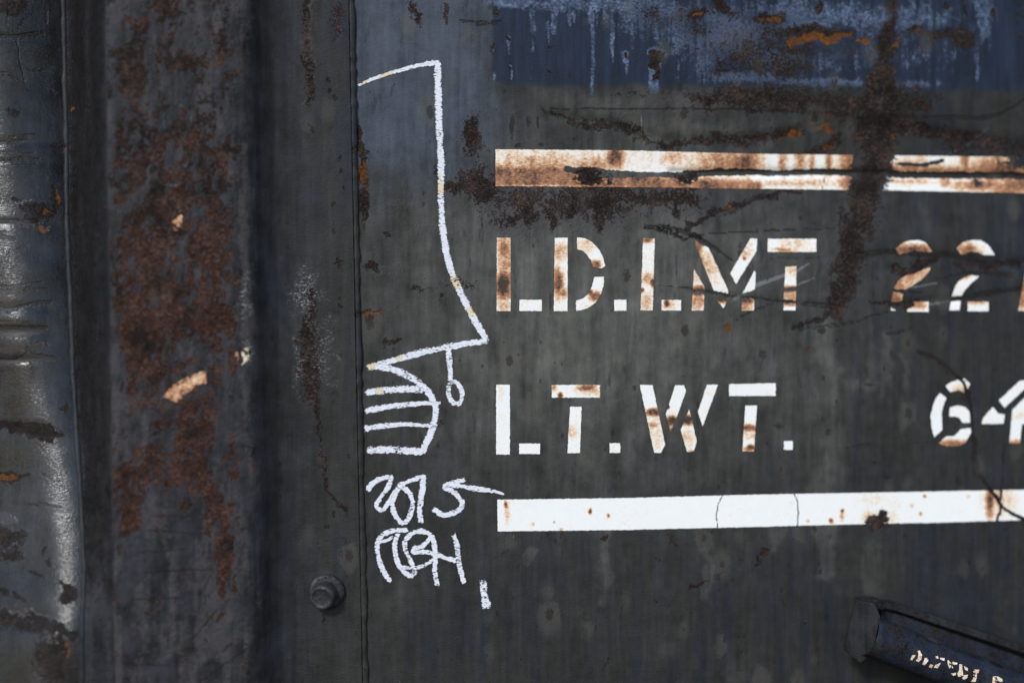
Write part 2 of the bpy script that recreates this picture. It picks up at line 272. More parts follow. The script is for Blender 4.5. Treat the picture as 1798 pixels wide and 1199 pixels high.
S('rust', [(1146, 94, 6), (1160, 97, 6), (1150, 108, 4.5), (1147, 130, 4.5), (1147, 140, 3)], 1.2, .8); S('rust', [(1160, 95, 6), (1161, 98, 6)], 1.2, .8)
for a in [(1300, 100, 60, 34), (1360, 60, 60, 40), (1220, 40, 40, 36), (1370, 120, 60, 20), (1290, 125, 50, 10), (1140, 30, 30, 26), (1280, 20, 30, 12), (1390, 125, 40, 16)]: B('rust', *a, .56, 2.2)
B('rust', 1440, 55, 60, 9, .95, 1); B('orange', 1430, 68, 44, 9, .95, 1); B('orange', 1470, 62, 26, 8, .9); B('orange', 1390, 70, 6, 16, .8); B('orange', 1355, 32, 20, 8, .85, 1.2); B('rust', 1350, 30, 30, 12, .9); B('orange', 1520, 76, 18, 6, .9); B('orange', 1582, 68, 5, 9, .8); B('orange', 1578, 82, 5, 8, .8); B('orange', 1224, 27, 12, 5, .7); B('rust', 1222, 27, 18, 9, .9)
S('rust', [(1570, 30, 8), (1560, 80, 14), (1545, 120, 14), (1540, 160, 20)], .75, 1.3); B('rust', 1640, 60, 70, 14, .62, 1.6); B('rust', 1690, 70, 24, 18, .85, 1.3); B('rust', 1610, 50, 14, 4, .9); B('rust', 1265, 8, 10, 14, .8); B('rust', 1440, 8, 6, 14, .7); B('rust', 1692, 10, 7, 24, .7, 1.4); B('rust', 1400, 90, 60, 14, .6, 1.6)
for p in [(870, 22, 8, 8), (960, 85, 4, 5), (1033, 27, 3, 4), (893, 73, 3, 4), (1099, 100, 4, 4), (965, 128, 3, 5), (896, 122, 3, 4), (862, 83, 4, 6), (1660, 12, 6, 6), (1750, 28, 5, 8), (1788, 66, 6, 5)]: B('rust', *p, .85)
# --- left dented sheet
S('scratch', [(-40, 78, 6), (0, 66, 6), (40, 70, 7), (75, 62, 6)], .95); S('scratch', [(30, 60, 5), (35, 100, 7), (42, 140, 6), (52, 160, 3)], .6, 1.3); S('scratch', [(15, 20, 5), (12, 45, 7), (30, 58, 5), (45, 30, 6), (60, 25, 4)], .6, 1.3)
B('rust', 10, 8, 45, 14, .9); S('scratch', [(84, 18, 5), (80, 50, 5)], .7); S('scratch', [(-30, 130, 6), (15, 130, 4), (45, 152, 2)], .6); B('rust', 20, 193, 14, 7, .95); S('scratch', [(48, 120, 3), (62, 125, 4), (78, 121, 3)], .8); B('blue', 95, 162, 12, 12, .5); B('rust', 95, 163, 4, 7, .9)
S('scratch', [(-30, 240, 6), (10, 240, 4), (60, 238, 4)], .7); S('scratch', [(-30, 250, 5), (25, 252, 4), (50, 245, 5)], .75); S('scratch', [(-30, 282, 4), (30, 280, 3), (72, 278, 3)], .8); S('scratch', [(-30, 290, 8), (40, 288, 5), (66, 286, 3)], .6, 1.3); S('rust', [(88, 254, 3), (105, 255, 9), (112, 252, 8)], .9); S('scratch', [(-20, 262, 4), (35, 268, 5), (60, 265, 5)], .6)
B('orange', 106, 338, 4, 16, 1); B('rust', 102, 345, 8, 22, .9); B('rust', 75, 370, 34, 14, .9, 1.2); B('orange', 88, 368, 14, 8, .6, 1.3); B('orange', 76, 398, 14, 5, 1); B('pale', 60, 362, 26, 14, .9); B('rust', 25, 352, 12, 4, .8)
S('scratch', [(-40, 388, 5), (20, 388, 4), (50, 396, 8), (80, 390, 5)], .8); S('scratch', [(-30, 412, 8), (5, 416, 6), (26, 421, 4)], 1); B('scratch', 5, 407, 8, 3, .9); S('scratch', [(4, 456, 1.5), (15, 442, 2), (35, 435, 2.5), (50, 433, 4)], .8)
S('scratch', [(-40, 506, 2.6), (20, 503, 2.6), (78, 496, 1.2)], 1); S('scratch', [(-40, 517, 6), (20, 514, 5), (60, 509, 4), (85, 508, 2)], 1); S('scratch', [(-40, 540, 16), (10, 545, 8), (40, 538, 4), (70, 533, 6), (90, 532, 5)], .95); S('scratch', [(-40, 566, 4), (70, 565, 2)], .7)
S('scratch', [(-40, 583, 11), (20, 582, 10), (55, 581, 9), (80, 576, 5)], 1.0, .8); S('scratch', [(-40, 632, 4), (30, 634, 4), (50, 626, 8), (92, 631, 6)], 1, .8); S('scratch', [(47, 610, 3), (52, 625, 8), (60, 645, 6), (57, 665, 3)], 1, 1); S('scratch', [(65, 602, 4), (85, 605, 5)], .85)
S('rust', [(-40, 752, 14), (15, 748, 7), (55, 755, 12), (85, 758, 12), (112, 760, 4)], 1, .9); S('scratch', [(-40, 752, 14), (15, 748, 7), (55, 755, 12), (85, 758, 12), (112, 760, 4)], .9, 1); B('stain', 60, 735, 8, 12, .5)
S('rust', [(-30, 838, 6), (20, 838, 6), (42, 840, 3)], .9); S('orange', [(-10, 838, 4), (35, 838, 3)], .7); B('rust', 113, 720, 7, 10, .7); B('rust', 80, 838, 4, 4, .7); S('scratch', [(45, 888, 4), (75, 884, 3), (110, 890, 2)], .6)
B('rust', 12, 945, 34, 14, .9, 1.2); B('pale', 12, 915, 24, 14, .8); B('rust', 20, 975, 22, 14, .8, 1.3); S('rust', [(55, 1008, 3), (70, 1015, 4), (80, 1017, 3)], .85); B('rust', 82, 988, 6, 10, .6); B('rust', 76, 965, 4, 9, .6); B('stain', 52, 990, 3, 14, .6); B('rust', 117, 1038, 14, 15, 1.2, .5)
S('rust', [(-40, 1080, 20), (20, 1085, 14), (70, 1095, 10), (110, 1108, 8)], .85, 1.2); S('pale', [(-40, 1068, 5), (40, 1075, 5), (80, 1082, 4)], .9); S('rust', [(-30, 1025, 6), (15, 1035, 6), (40, 1055, 3)], .7); B('rust', 85, 1160, 26, 50, .95, 1.2); B('orange', 118, 1140, 6, 24, .7, 1.2); B('rust', 112, 1130, 8, 30, .8); B('rust', 130, 1112, 9, 9, 1.1, .8)
# --- dark side of the post and the post face
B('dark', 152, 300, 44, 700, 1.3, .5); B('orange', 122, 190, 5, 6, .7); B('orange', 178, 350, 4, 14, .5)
for a in [(300, 345, 80, 40), (270, 420, 60, 60), (240, 455, 45, 55), (235, 580, 45, 60), (330, 230, 60, 20), (240, 300, 40, 60), (400, 250, 30, 25), (300, 20, 30, 20), (350, 430, 20, 30), (375, 420, 8, 90), (255, 200, 30, 14), (330, 110, 34, 14), (410, 80, 22, 22), (300, 560, 60, 30), (345, 560, 50, 34), (260, 510, 40, 30)]: B('rust', *a, .36, 1.4)
S('rust', [(232, 540, 30), (262, 620, 32), (300, 690, 28), (345, 770, 28), (360, 830, 22), (365, 860, 10)], .42, 1)
S('rust', [(373, 850, 6), (385, 900, 14), (392, 935, 16), (395, 990, 22), (405, 1040, 16), (398, 1075, 5), (370, 1110, 2)], .55, 1); S('rust', [(205, 860, 18), (222, 920, 18), (214, 960, 16), (206, 1020, 10), (208, 1060, 8)], .5, 1.1)
S('rust', [(235, 790, 4), (300, 802, 6), (330, 800, 6)], .5); S('rust', [(220, 835, 8), (300, 845, 5), (340, 830, 8)], .35); S('rust', [(285, 650, 4), (330, 637, 6), (365, 630, 4)], .6); S('rust', [(330, 750, 8), (365, 745, 8)], .5); S('rust', [(405, 540, 8), (412, 700, 4), (408, 830, 5)], .35, 1.3); B('rust', 420, 700, 9, 8, .6); B('rust', 415, 795, 8, 8, .6); B('rust', 425, 860, 14, 6, .5); B('rust', 420, 830, 12, 4, .45); B('rust', 430, 1110, 20, 14, .35, 1.5)
S('rust', [(383, 330, 6), (380, 470, 8), (376, 500, 4)], .35); B('orange', 405, 440, 4, 8, .5)
for a in [(320, 615, 48, 28), (330, 680, 40, 34), (290, 890, 62, 40), (290, 1010, 85, 70), (310, 1120, 130, 90), (310, 470, 34, 20), (315, 175, 28, 40), (270, 90, 12, 26), (265, 180, 10, 30), (335, 50, 22, 30), (195, 480, 12, 200), (198, 700, 14, 160), (432, 300, 26, 230), (435, 700, 28, 240), (440, 1000, 30, 160), (375, 150, 10, 80), (390, 760, 14, 120), (245, 740, 12, 14), (245, 760, 22, 12), (265, 770, 16, 9), (380, 800, 18, 30), (430, 40, 16, 40), (315, 430, 18, 18), (330, 530, 26, 8), (290, 960, 60, 30)]: B('flat', *a, .34, 1.2)
S('light', [(228, 1040, 1.5), (265, 1010, 1)], .5); S('light', [(258, 1145, 1.5), (275, 1138, 1)], .55); S('light', [(330, 1105, 1.5), (345, 1090, 1)], .4); B('light', 300, 325, 26, 4, .5, 1.8)
for q in [[(265, 905), (330, 907)], [(260, 932), (365, 936)], [(245, 970), (330, 965)], [(250, 1005), (370, 1000)], [(230, 1052), (315, 1050)], [(220, 1165), (300, 1167)], [(390, 1060), (340, 1120)], [(430, 950), (415, 1000)], [(370, 1008), (352, 1045)], [(470, 1110), (350, 1199)]]: S('scratch', q, .75, 1, 1.5)
RN = np.random.default_rng(12)
for _ in range(46):
    x = RN.uniform(200, 445); y = RN.uniform(640, 1190); L = RN.uniform(4, 26); a = RN.choice([0.05, -.9, 1.4, -.7]) + RN.normal(0, .15)
    S('rust' if RN.random() < .7 else 'scratch', [(x, y, RN.uniform(1.2, 2.2)), (x + L * .5 * math.cos(a), y + L * .5 * math.sin(a), RN.uniform(1.5, 4)), (x + L * math.cos(a), y + L * math.sin(a), 1.0)], RN.uniform(.7, 1.0), 1.2)
for _ in range(60):
    x = RN.uniform(190, 440); y = RN.uniform(0, 760); L = RN.uniform(8, 40)
    S('light', [(x, y, .8), (x + RN.normal(0, 2), y + L, .8)], RN.uniform(.35, .55), 1.2)
for _ in range(70):
    x = RN.uniform(640, 1790); y = RN.uniform(160, 1190); L = RN.uniform(6, 60); a = RN.choice([1.57, 1.57, .1, -.6, 2.6]) + RN.normal(0, .12)
    S('scratch' if RN.random() < .75 else 'light', [(x, y, .7), (x + L * math.cos(a), y + L * math.sin(a), .7)], RN.uniform(.3, .6), 1.2)
for _ in range(26):
    x = RN.uniform(650, 1780); y = RN.uniform(560, 1190)
    B('olive' if RN.random() < .6 else 'pale', x, y, RN.uniform(8, 30), RN.uniform(8, 40), RN.uniform(.25, .4), 2.0)
# shadow painted round the bolt, rust drip, painted sun glints on flange
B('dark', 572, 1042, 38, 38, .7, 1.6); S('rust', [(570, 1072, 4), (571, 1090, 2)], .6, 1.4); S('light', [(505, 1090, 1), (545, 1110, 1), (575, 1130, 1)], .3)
B('glint', 535, 520, 26, 55, .9, 1.8); B('glint', 570, 620, 26, 90, .75, 2.0); B('glint', 520, 640, 10, 70, .7, 1.6); B('glint', 432, 520, 12, 60, .9, 1.8); B('glint', 436, 620, 10, 26, 1, 1.5)

CH = ['rust', 'orange', 'blue', 'pale', 'scratch', 'worn', 'stain', 'light', 'olive', 'hair', 'dark', 'flat', 'glint']

def masks(px, py, chans=CH):
    """wear masks at photo-pixel design coordinates"""
    out = {c: np.zeros(px.shape) for c in CH}
    n1 = fbm(px / 26, py / 26, 3, 3) - 0.5; n2 = fbm(px / 26 + 40, py / 26 + 9, 5, 3) - 0.5
    m1 = fbm(px / 7, py / 7, 13, 2) - 0.5; m2 = fbm(px / 7 + 40, py / 7 + 9, 15, 2) - 0.5
    wx = px + 24 * n1 + 9 * m1; wy = py + 24 * n2 + 9 * m2        # ragged outlines
    sx = px + 5 * n1 + 1.5 * m1; sy = py + 5 * n2 + 1.5 * m2
    fx = px + 1.0 * n1; fy = py + 1.0 * n2
    for ch, kind, prm, k in FE:
        if ch not in chans: continue
        if ch in ('hair', 'light'): X, Y = fx, fy
        elif ch in ('scratch', 'worn', 'blue', 'stain'): X, Y = sx, sy
        else: X, Y = wx, wy
        if kind == 'b':
            cx, cy, rx, ry, f, ang = prm
            R = (max(rx, ry) if ang else 0)
            gx = (R or rx) * (1 + f * .5) + 1; gy = (R or ry) * (1 + f * .5) + 1
            sel = (np.abs(X - cx) < gx) & (np.abs(Y - cy) < gy)
            if not sel.any(): continue
            v = blob(X[sel], Y[sel], *prm) * k
        else:
            pts, f = prm
            a = np.array(pts); g = a[:, 2].max() * (1 + f * .5) + 1
            sel = (X > a[:, 0].min() - g) & (X < a[:, 0].max() + g) & (Y > a[:, 1].min() - g) & (Y < a[:, 1].max() + g)
            if not sel.any(): continue
            v = stroke(X[sel], Y[sel], pts, f) * k
        if ch in ('rust', 'flat'):
            out[ch][sel] = np.maximum(out[ch][sel], v) + 0.25 * np.minimum(out[ch][sel], v)
        else:
            out[ch][sel] = np.maximum(out[ch][sel], v)
    return out

# ------------------------------------------------------------------ node helper and materials
class NT:
    def __init__(self, mat):
        mat.use_nodes = True
        self.t = mat.node_tree; self.n = self.t.nodes; self.n.clear()
    def new(self, typ, **kw):
        nd = self.n.new(typ)
        for k, v in kw.items(): setattr(nd, k, v)
        return nd
    def put(self, sock, v):
        if isinstance(v, bpy.types.NodeSocket): self.t.links.new(v, sock)
        elif isinstance(v, (tuple, list)) and len(v) == 3 and sock.type == 'RGBA': sock.default_value = (*v, 1)
        else: sock.default_value = v
    def m(self, op, a, b=0.0, c=None, clamp=False):
        nd = self.new('ShaderNodeMath', operation=op); nd.use_clamp = clamp
        self.put(nd.inputs[0], a); self.put(nd.inputs[1], b)
        if c is not None: self.put(nd.inputs[2], c)
        return nd.outputs[0]
    def add(self, *xs):
        r = xs[0]
        for x in xs[1:]: r = self.m('ADD', r, x)
        return r
    def c(self, x, k): return self.m('MULTIPLY_ADD', x, k, -0.5 * k)          # centred noise * k
    def step(self, x, a, b):
        nd = self.new('ShaderNodeMapRange'); nd.interpolation_type = 'SMOOTHSTEP'
        self.put(nd.inputs[0], x); self.put(nd.inputs[1], a); self.put(nd.inputs[2], b)
        return nd.outputs[0]
    def mix(self, f, a, b):
        nd = self.new('ShaderNodeMix', data_type='RGBA')
        self.put(nd.inputs[0], f); self.put(nd.inputs[6], a); self.put(nd.inputs[7], b)
        return nd.outputs[2]
    def mul(self, col, f):
        nd = self.new('ShaderNodeVectorMath', operation='SCALE'); self.put(nd.inputs[0], col); self.put(nd.inputs[3], f)
        return nd.outputs[0]
    def pos(self, scale=(1, 1, 1), rot=(0, 0, 0)):
        if not hasattr(self, 'g'): self.g = self.new('ShaderNodeNewGeometry').outputs['Position']
        nd = self.new('ShaderNodeMapping'); self.put(nd.inputs[0], self.g)
        nd.inputs['Rotation'].default_value = rot; nd.inputs['Scale'].default_value = scale
        return nd.outputs[0]
    def noise(self, scale, detail=4, rough=.55, rot=(0, 0, 0), dist=0.0):
        if not isinstance(scale, tuple): scale = (scale,) * 3
        nd = self.new('ShaderNodeTexNoise'); self.put(nd.inputs['Vector'], self.pos(scale, rot))
        nd.inputs['Scale'].default_value = 1; nd.inputs['Detail'].default_value = detail; nd.inputs['Roughness'].default_value = rough; nd.inputs['Distortion'].default_value = dist
        return nd.outputs[0]
    def attr(self, name):
        nd = self.new('ShaderNodeAttribute'); nd.attribute_name = name
        sp = self.new('ShaderNodeSeparateColor'); self.t.links.new(nd.outputs['Color'], sp.inputs[0])
        return sp.outputs[0], sp.outputs[1], sp.outputs[2], nd.outputs['Alpha']
    def ramp(self, f, stops):
        nd = self.new('ShaderNodeValToRGB'); self.put(nd.inputs[0], f)
        el = nd.color_ramp.elements
        while len(el) < len(stops): el.new(.5)
        for e, (p, col) in zip(el, stops): e.position = p; e.color = (*col, 1)
        return nd.outputs[0]

def steel_material():
    mat = bpy.data.materials.new('weathered_steel'); t = NT(mat)
    rust, orange, navy, blue = t.attr('wear_a')
    scr, pale, tint, light = t.attr('wear_b')
    olive, dark, gloss, glint = t.attr('wear_c')
    slate, red, haze, _ = t.attr('wear_d')
    nF = t.noise(1100, 2); nS = t.noise(330, 3, .6); nM = t.noise(90, 5, .65); nL = t.noise(11, 4); nB = t.noise(34, 4, .6)
    sV = t.noise((75, 75, 5), 3); sW = t.noise((190, 190, 16), 3); sX = t.noise((48, 48, 9), 4, .6)
    gr = t.noise((260, 260, 900), 2, .5, (0, math.radians(-52), 0))
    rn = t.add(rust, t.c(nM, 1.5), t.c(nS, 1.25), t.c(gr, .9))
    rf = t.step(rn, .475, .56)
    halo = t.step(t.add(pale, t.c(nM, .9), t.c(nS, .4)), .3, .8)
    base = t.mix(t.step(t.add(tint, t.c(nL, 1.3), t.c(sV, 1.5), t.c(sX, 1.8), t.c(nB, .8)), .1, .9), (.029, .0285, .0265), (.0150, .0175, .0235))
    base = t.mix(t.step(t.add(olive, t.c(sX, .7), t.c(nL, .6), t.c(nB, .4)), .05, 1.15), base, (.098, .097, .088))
    base = t.mix(t.step(t.add(haze, t.c(nL, .5), t.c(sX, .6), t.c(nB, .4)), .1, 1.0), base, (.052, .062, .082))
    br = t.noise((420, 420, 14), 3, .6)
    base = t.mix(slate, base, t.mix(t.step(t.add(nB, t.c(sX, .8), t.c(br, .8)), .25, .75), (.0095, .0094, .0104), (.0235, .0240, .0310)))
    base = t.mul(base, t.m('MULTIPLY_ADD', t.add(t.c(sW, .9), t.c(nM, .9), t.c(sX, 1.0), t.c(nB, .9)), 1.0, 1.0))
    # bluish drip flecks
    fl = t.step(t.add(t.noise((140, 140, 30), 3), t.c(nL, .5)), .63, .74)
    base = t.mix(t.m('MULTIPLY', fl, .6), base, (0.0160, 0.0200, 0.0320))
    nv = t.mul(t.mix(t.step(sX, .35, .65), (0.0105, 0.0158, 0.0299), (0.0161, 0.0250, 0.0466)), t.m('MULTIPLY_ADD', t.c(sW, 1.2), 1.0, 1.0))
    base = t.mix(t.step(t.add(navy, t.c(sW, .2)), .25, .75), base, nv)
    bc = t.ramp(t.add(nM, t.c(nS, .9), t.c(gr, .7)), [(.22, (0.0222, 0.0327, 0.0638)), (.48, (0.0488, 0.0668, 0.1106)), (.62, (0.0814, 0.1127, 0.1787)), (.80, (0.1554, 0.2020, 0.3064))])
    base = t.mix(t.step(t.add(blue, t.c(nM, .9), t.c(sW, .9), t.c(nS, .5)), .36, .80), base, bc)
    base = t.mix(t.m('MULTIPLY', halo, .7), base, t.mix(nS, (0.0352, 0.0320, 0.0344), (0.0784, 0.0704, 0.0736)))
    rv = t.add(nS, t.c(nM, 1.1), t.c(gr, 1.7), t.c(nB, .9))
    rc = t.ramp(rv, [(.12, (0.0069, 0.0055, 0.0052)), (.42, (0.0174, 0.0130, 0.0115)), (.62, (0.0306, 0.0211, 0.0179)), (.90, (0.0581, 0.0465, 0.0433))])
    rr = t.ramp(rv, [(.15, (0.0136, 0.0071, 0.0057)), (.45, (0.0354, 0.0175, 0.0127)), (.70, (0.0647, 0.0311, 0.0217)), (.92, (0.0953, 0.0648, 0.0542))])
    rc = t.mix(t.step(t.add(red, t.c(nB, 2.0)), .3, .8), rc, rr)
    lip = t.m('MULTIPLY', t.step(rn, .33, .43), t.m('SUBTRACT', 1.0, t.step(rn, .44, .48)))
    base = t.mix(t.m('MULTIPLY', lip, t.m('MULTIPLY_ADD', slate, .35, .12)), base, (.080, .082, .096))
    base = t.mix(rf, base, rc)
    und = t.m('MULTIPLY', t.step(rn, .47, .52), t.m('SUBTRACT', 1.0, t.step(rn, .55, .66)))
    base = t.mix(t.m('MULTIPLY', und, .5), base, (.008, .006, .0055))
    base = t.mix(t.m('MULTIPLY', t.step(t.add(dark, t.c(nM, 1.0), t.c(nS, .6)), .25, .85), .85), base, t.ramp(t.add(nS, t.c(sX, .8)), [(.35, (0.0045, 0.0041, 0.0045)), (.58, (0.0120, 0.0097, 0.0094)), (.8, (0.0338, 0.0345, 0.0435))]))
    of = t.step(t.add(orange, t.c(nM, 1.0), t.c(nS, .9)), .46, .64)
    base = t.mix(of, base, t.ramp(t.add(nS, t.c(nM, .8)), [(.25, (0.0333, 0.0148, 0.0067)), (.55, (0.1036, 0.0385, 0.0096)), (.8, (0.1776, 0.0740, 0.0185))]))
    sf = t.step(t.add(scr, t.c(nS, .8), t.c(gr, .7), t.c(nM, .5)), .40, .72)
    base = t.mix(t.m('MULTIPLY', sf, .72), base, t.mix(nM, (0.0091, 0.0084, 0.0080), (0.0238, 0.0196, 0.0175)))
    lf = t.step(t.add(light, t.c(gr, 1.1), t.c(nF, .8)), .42, .68)
    base = t.mix(t.m('MULTIPLY', lf, .42), base, (.26, .27, .27))
    # pin-prick rust specks
    def specks(scale, lim):
        v = t.new('ShaderNodeTexVoronoi'); w = t.new('ShaderNodeVectorMath', operation='ADD')
        nz = t.new('ShaderNodeTexNoise'); t.put(nz.inputs['Vector'], t.pos((500, 500, 400))); nz.inputs['Scale'].default_value = 1
        sc = t.new('ShaderNodeVectorMath', operation='SCALE'); t.t.links.new(nz.outputs['Color'], sc.inputs[0]); sc.inputs[3].default_value = .35
        t.put(w.inputs[0], t.pos((scale, scale, scale * .6))); t.t.links.new(sc.outputs[0], w.inputs[1])
        t.t.links.new(w.outputs[0], v.inputs['Vector']); v.inputs['Scale'].default_value = 1
        sp = t.new('ShaderNodeSeparateColor'); t.t.links.new(v.outputs['Color'], sp.inputs[0])
        r = t.m('MULTIPLY', t.m('POWER', sp.outputs[0], 6.0), lim)
        return t.step(t.m('SUBTRACT', r, v.outputs['Distance']), 0., .06), t.step(t.m('SUBTRACT', t.m('MULTIPLY', r, 3.2), v.outputs['Distance']), 0., .35)
    (s1, h1), (s2, h2) = specks(48, .26), specks(130, .30)
    sk = t.m('MAXIMUM', s1, s2)
    base = t.mix(t.m('MULTIPLY', h1, t.m('MULTIPLY_ADD', slate, -.3, .34)), base, (.088, .085, .074))
    base = t.mix(t.m('MULTIPLY', sk, .65), base, (0.0144, 0.0104, 0.0088))
    # bright grains painted in as sun glints
    gl = t.m('MULTIPLY', t.step(t.add(gr, t.c(nF, 1.2)), .60, .74), t.step(t.add(glint, t.c(nM, .9)), .3, 1.0))
    base = t.mix(gl, base, (.40, .41, .42))
    bs = t.new('ShaderNodeBsdfPrincipled')
    t.put(bs.inputs['Base Color'], base)
    rough = t.m('MULTIPLY_ADD', rf, .32, t.m('MULTIPLY_ADD', gloss, -.44, t.m('MULTIPLY_ADD', nM, .3, .44)))
    t.put(bs.inputs['Roughness'], t.m('MAXIMUM', t.m('MULTIPLY_ADD', sf, .3, rough), .16))
    t.put(bs.inputs['Specular IOR Level'], t.m('MAXIMUM', t.m('MULTIPLY_ADD', rf, -.3, t.m('MULTIPLY_ADD', gloss, .36, .12)), .1))
    hgt = t.add(t.m('MULTIPLY', rf, t.m('MULTIPLY_ADD', nS, 1.6, -1.5)), t.m('MULTIPLY', nS, .16), t.m('MULTIPLY', gr, .30), t.m('MULTIPLY', sf, -.5), t.m('MULTIPLY', of, -.5), t.m('MULTIPLY', halo, t.m('MULTIPLY', nS, .6)), t.m('MULTIPLY', nB, .12))
    hgt = t.m('MULTIPLY', hgt, t.m('MULTIPLY_ADD', gloss, -.25, 1.0))
    bp = t.new('ShaderNodeBump'); bp.inputs['Strength'].default_value = .9; bp.inputs['Distance'].default_value = .0015
    t.put(bp.inputs['Height'], hgt); t.t.links.new(bp.outputs[0], bs.inputs['Normal'])
    o = t.new('ShaderNodeOutputMaterial'); t.t.links.new(bs.outputs[0], o.inputs[0])
    return mat

def paint_material():
    mat = bpy.data.materials.new('stencil_paint'); t = NT(mat)
    worn, stain, hair, extra = t.attr('wear_a')
    nS = t.noise(300, 3); nM = t.noise(85, 5, .6); sW = t.noise((150, 150, 18), 3)
    gr = t.noise((260, 260, 800), 2, .5, (0, math.radians(-52), 0))
    wf = t.step(t.add(worn, t.c(nS, .8), t.c(gr, .7), t.c(nM, .6)), .44, .58)
    s = t.add(stain, t.c(nM, .7), t.c(nS, .55), t.c(gr, .6), t.c(sW, .35), t.c(t.noise(25, 3), .35), .02)
    col = t.ramp(s, [(.10, (.80, .805, .80)), (.28, (.79, .70, .59)), (.47, (.66, .44, .28)), (.64, (.43, .205, .105)), (.84, (.22, .10, .055)), (1.0, (.045, .03, .024))])
    col = t.mul(col, t.m('MULTIPLY_ADD', t.c(nM, .12), 1.0, 1.0))
    v = t.new('ShaderNodeTexVoronoi'); t.put(v.inputs['Vector'], t.pos((48, 48, 36))); v.inputs['Scale'].default_value = 1
    sp = t.new('ShaderNodeSeparateColor'); t.t.links.new(v.outputs['Color'], sp.inputs[0])
    sk = t.m('LESS_THAN', v.outputs['Distance'], t.m('MULTIPLY', t.m('POWER', sp.outputs[0], 9.0), .16))
    col = t.mix(sk, col, (.09, .045, .03))
    col = t.mix(t.m('MULTIPLY', t.step(hair, .45, .6), .85), col, (.03, .03, .04))
    bs = t.new('ShaderNodeBsdfPrincipled'); t.put(bs.inputs['Base Color'], col); bs.inputs['Roughness'].default_value = .6
    bs.inputs['Specular IOR Level'].default_value = .3
    bp = t.new('ShaderNodeBump'); bp.inputs['Strength'].default_value = .5; bp.inputs['Distance'].default_value = .0008
    t.put(bp.inputs['Height'], t.add(t.m('MULTIPLY', gr, .25), t.m('MULTIPLY', nS, .35), t.m('MULTIPLY', t.step(s, .4, .8), t.m('MULTIPLY', nS, -.8))))
    t.t.links.new(bp.outputs[0], bs.inputs['Normal'])
    tr = t.new('ShaderNodeBsdfTransparent'); mx = t.new('ShaderNodeMixShader')
    t.put(mx.inputs[0], wf); t.t.links.new(bs.outputs[0], mx.inputs[1]); t.t.links.new(tr.outputs[0], mx.inputs[2])
    o = t.new('ShaderNodeOutputMaterial'); t.t.links.new(mx.outputs[0], o.inputs[0])
    return mat

def chalk_material():
    mat = bpy.data.materials.new('white_chalk'); t = NT(mat)
    prof, yellow, _, _ = t.attr('wear_a')
    nS = t.noise(420, 3); nM = t.noise(110, 3)
    gr = t.noise((300, 300, 1100), 2, .5, (0, math.radians(-52), 0))
    cf = t.step(t.add(prof, t.c(gr, 1.7), t.c(nS, .8), t.c(nM, .5)), .38, .62)
    col = t.mix(t.step(t.add(yellow, t.c(nM, .5)), .45, .7), (.67, .685, .75), (.66, .56, .41))
    col = t.mul(col, t.m('MULTIPLY_ADD', t.c(gr, .6), 1.0, 1.0))
    bs = t.new('ShaderNodeBsdfPrincipled'); t.put(bs.inputs['Base Color'], col); bs.inputs['Roughness'].default_value = .9
    bs.inputs['Specular IOR Level'].default_value = .1
    tr = t.new('ShaderNodeBsdfTransparent'); mx = t.new('ShaderNodeMixShader')
    t.put(mx.inputs[0], cf); t.t.links.new(tr.outputs[0], mx.inputs[1]); t.t.links.new(bs.outputs[0], mx.inputs[2])
    o = t.new('ShaderNodeOutputMaterial'); t.t.links.new(mx.outputs[0], o.inputs[0])
    return mat

STEEL, PAINT, CHALK = steel_material(), paint_material(), chalk_material()

# ------------------------------------------------------------------ mesh helpers
def link(name, verts, faces, mat, parent, attrs=None, smooth=True, label=None):
    me = bpy.data.meshes.new(name)
    verts = np.asarray(verts, np.float32)
    if isinstance(faces, np.ndarray) and faces.ndim == 2:
        nf, k = faces.shape
        me.vertices.add(len(verts)); me.vertices.foreach_set('co', verts.ravel())
        me.loops.add(nf * k); me.loops.foreach_set('vertex_index', faces.ravel().astype(np.int32))
        me.polygons.add(nf); me.polygons.foreach_set('loop_start', np.arange(0, nf * k, k, dtype=np.int32))
        me.update(calc_edges=True)
    else:
        me.from_pydata(verts.tolist(), [], [list(map(int, f)) for f in faces])
    me.polygons.foreach_set('use_smooth', np.full(len(me.polygons), smooth))
    for k, v in (attrs or {}).items():
        at = me.attributes.new(k, 'FLOAT_COLOR', 'POINT')
        at.data.foreach_set('color', np.ascontiguousarray(v, np.float32).ravel())
    me.materials.append(mat); me.update()
    ob = bpy.data.objects.new(name, me); scene.collection.objects.link(ob)
    ob.parent = parent
    if label: ob['label'] = label
    return ob

def empty(name, loc, parent=None):
    o = bpy.data.objects.new(name, None); scene.collection.objects.link(o); o.empty_display_size = .1
    if parent is not None:
        o.parent = parent
        o.location = Vector(loc)
    else: o.location = loc
    return o

car = empty('freight_car', (0, 0, 0))
car['label'] = 'charcoal painted steel freight car side with white stencils, chalk drawing and rust'
car['category'] = 'freight car'

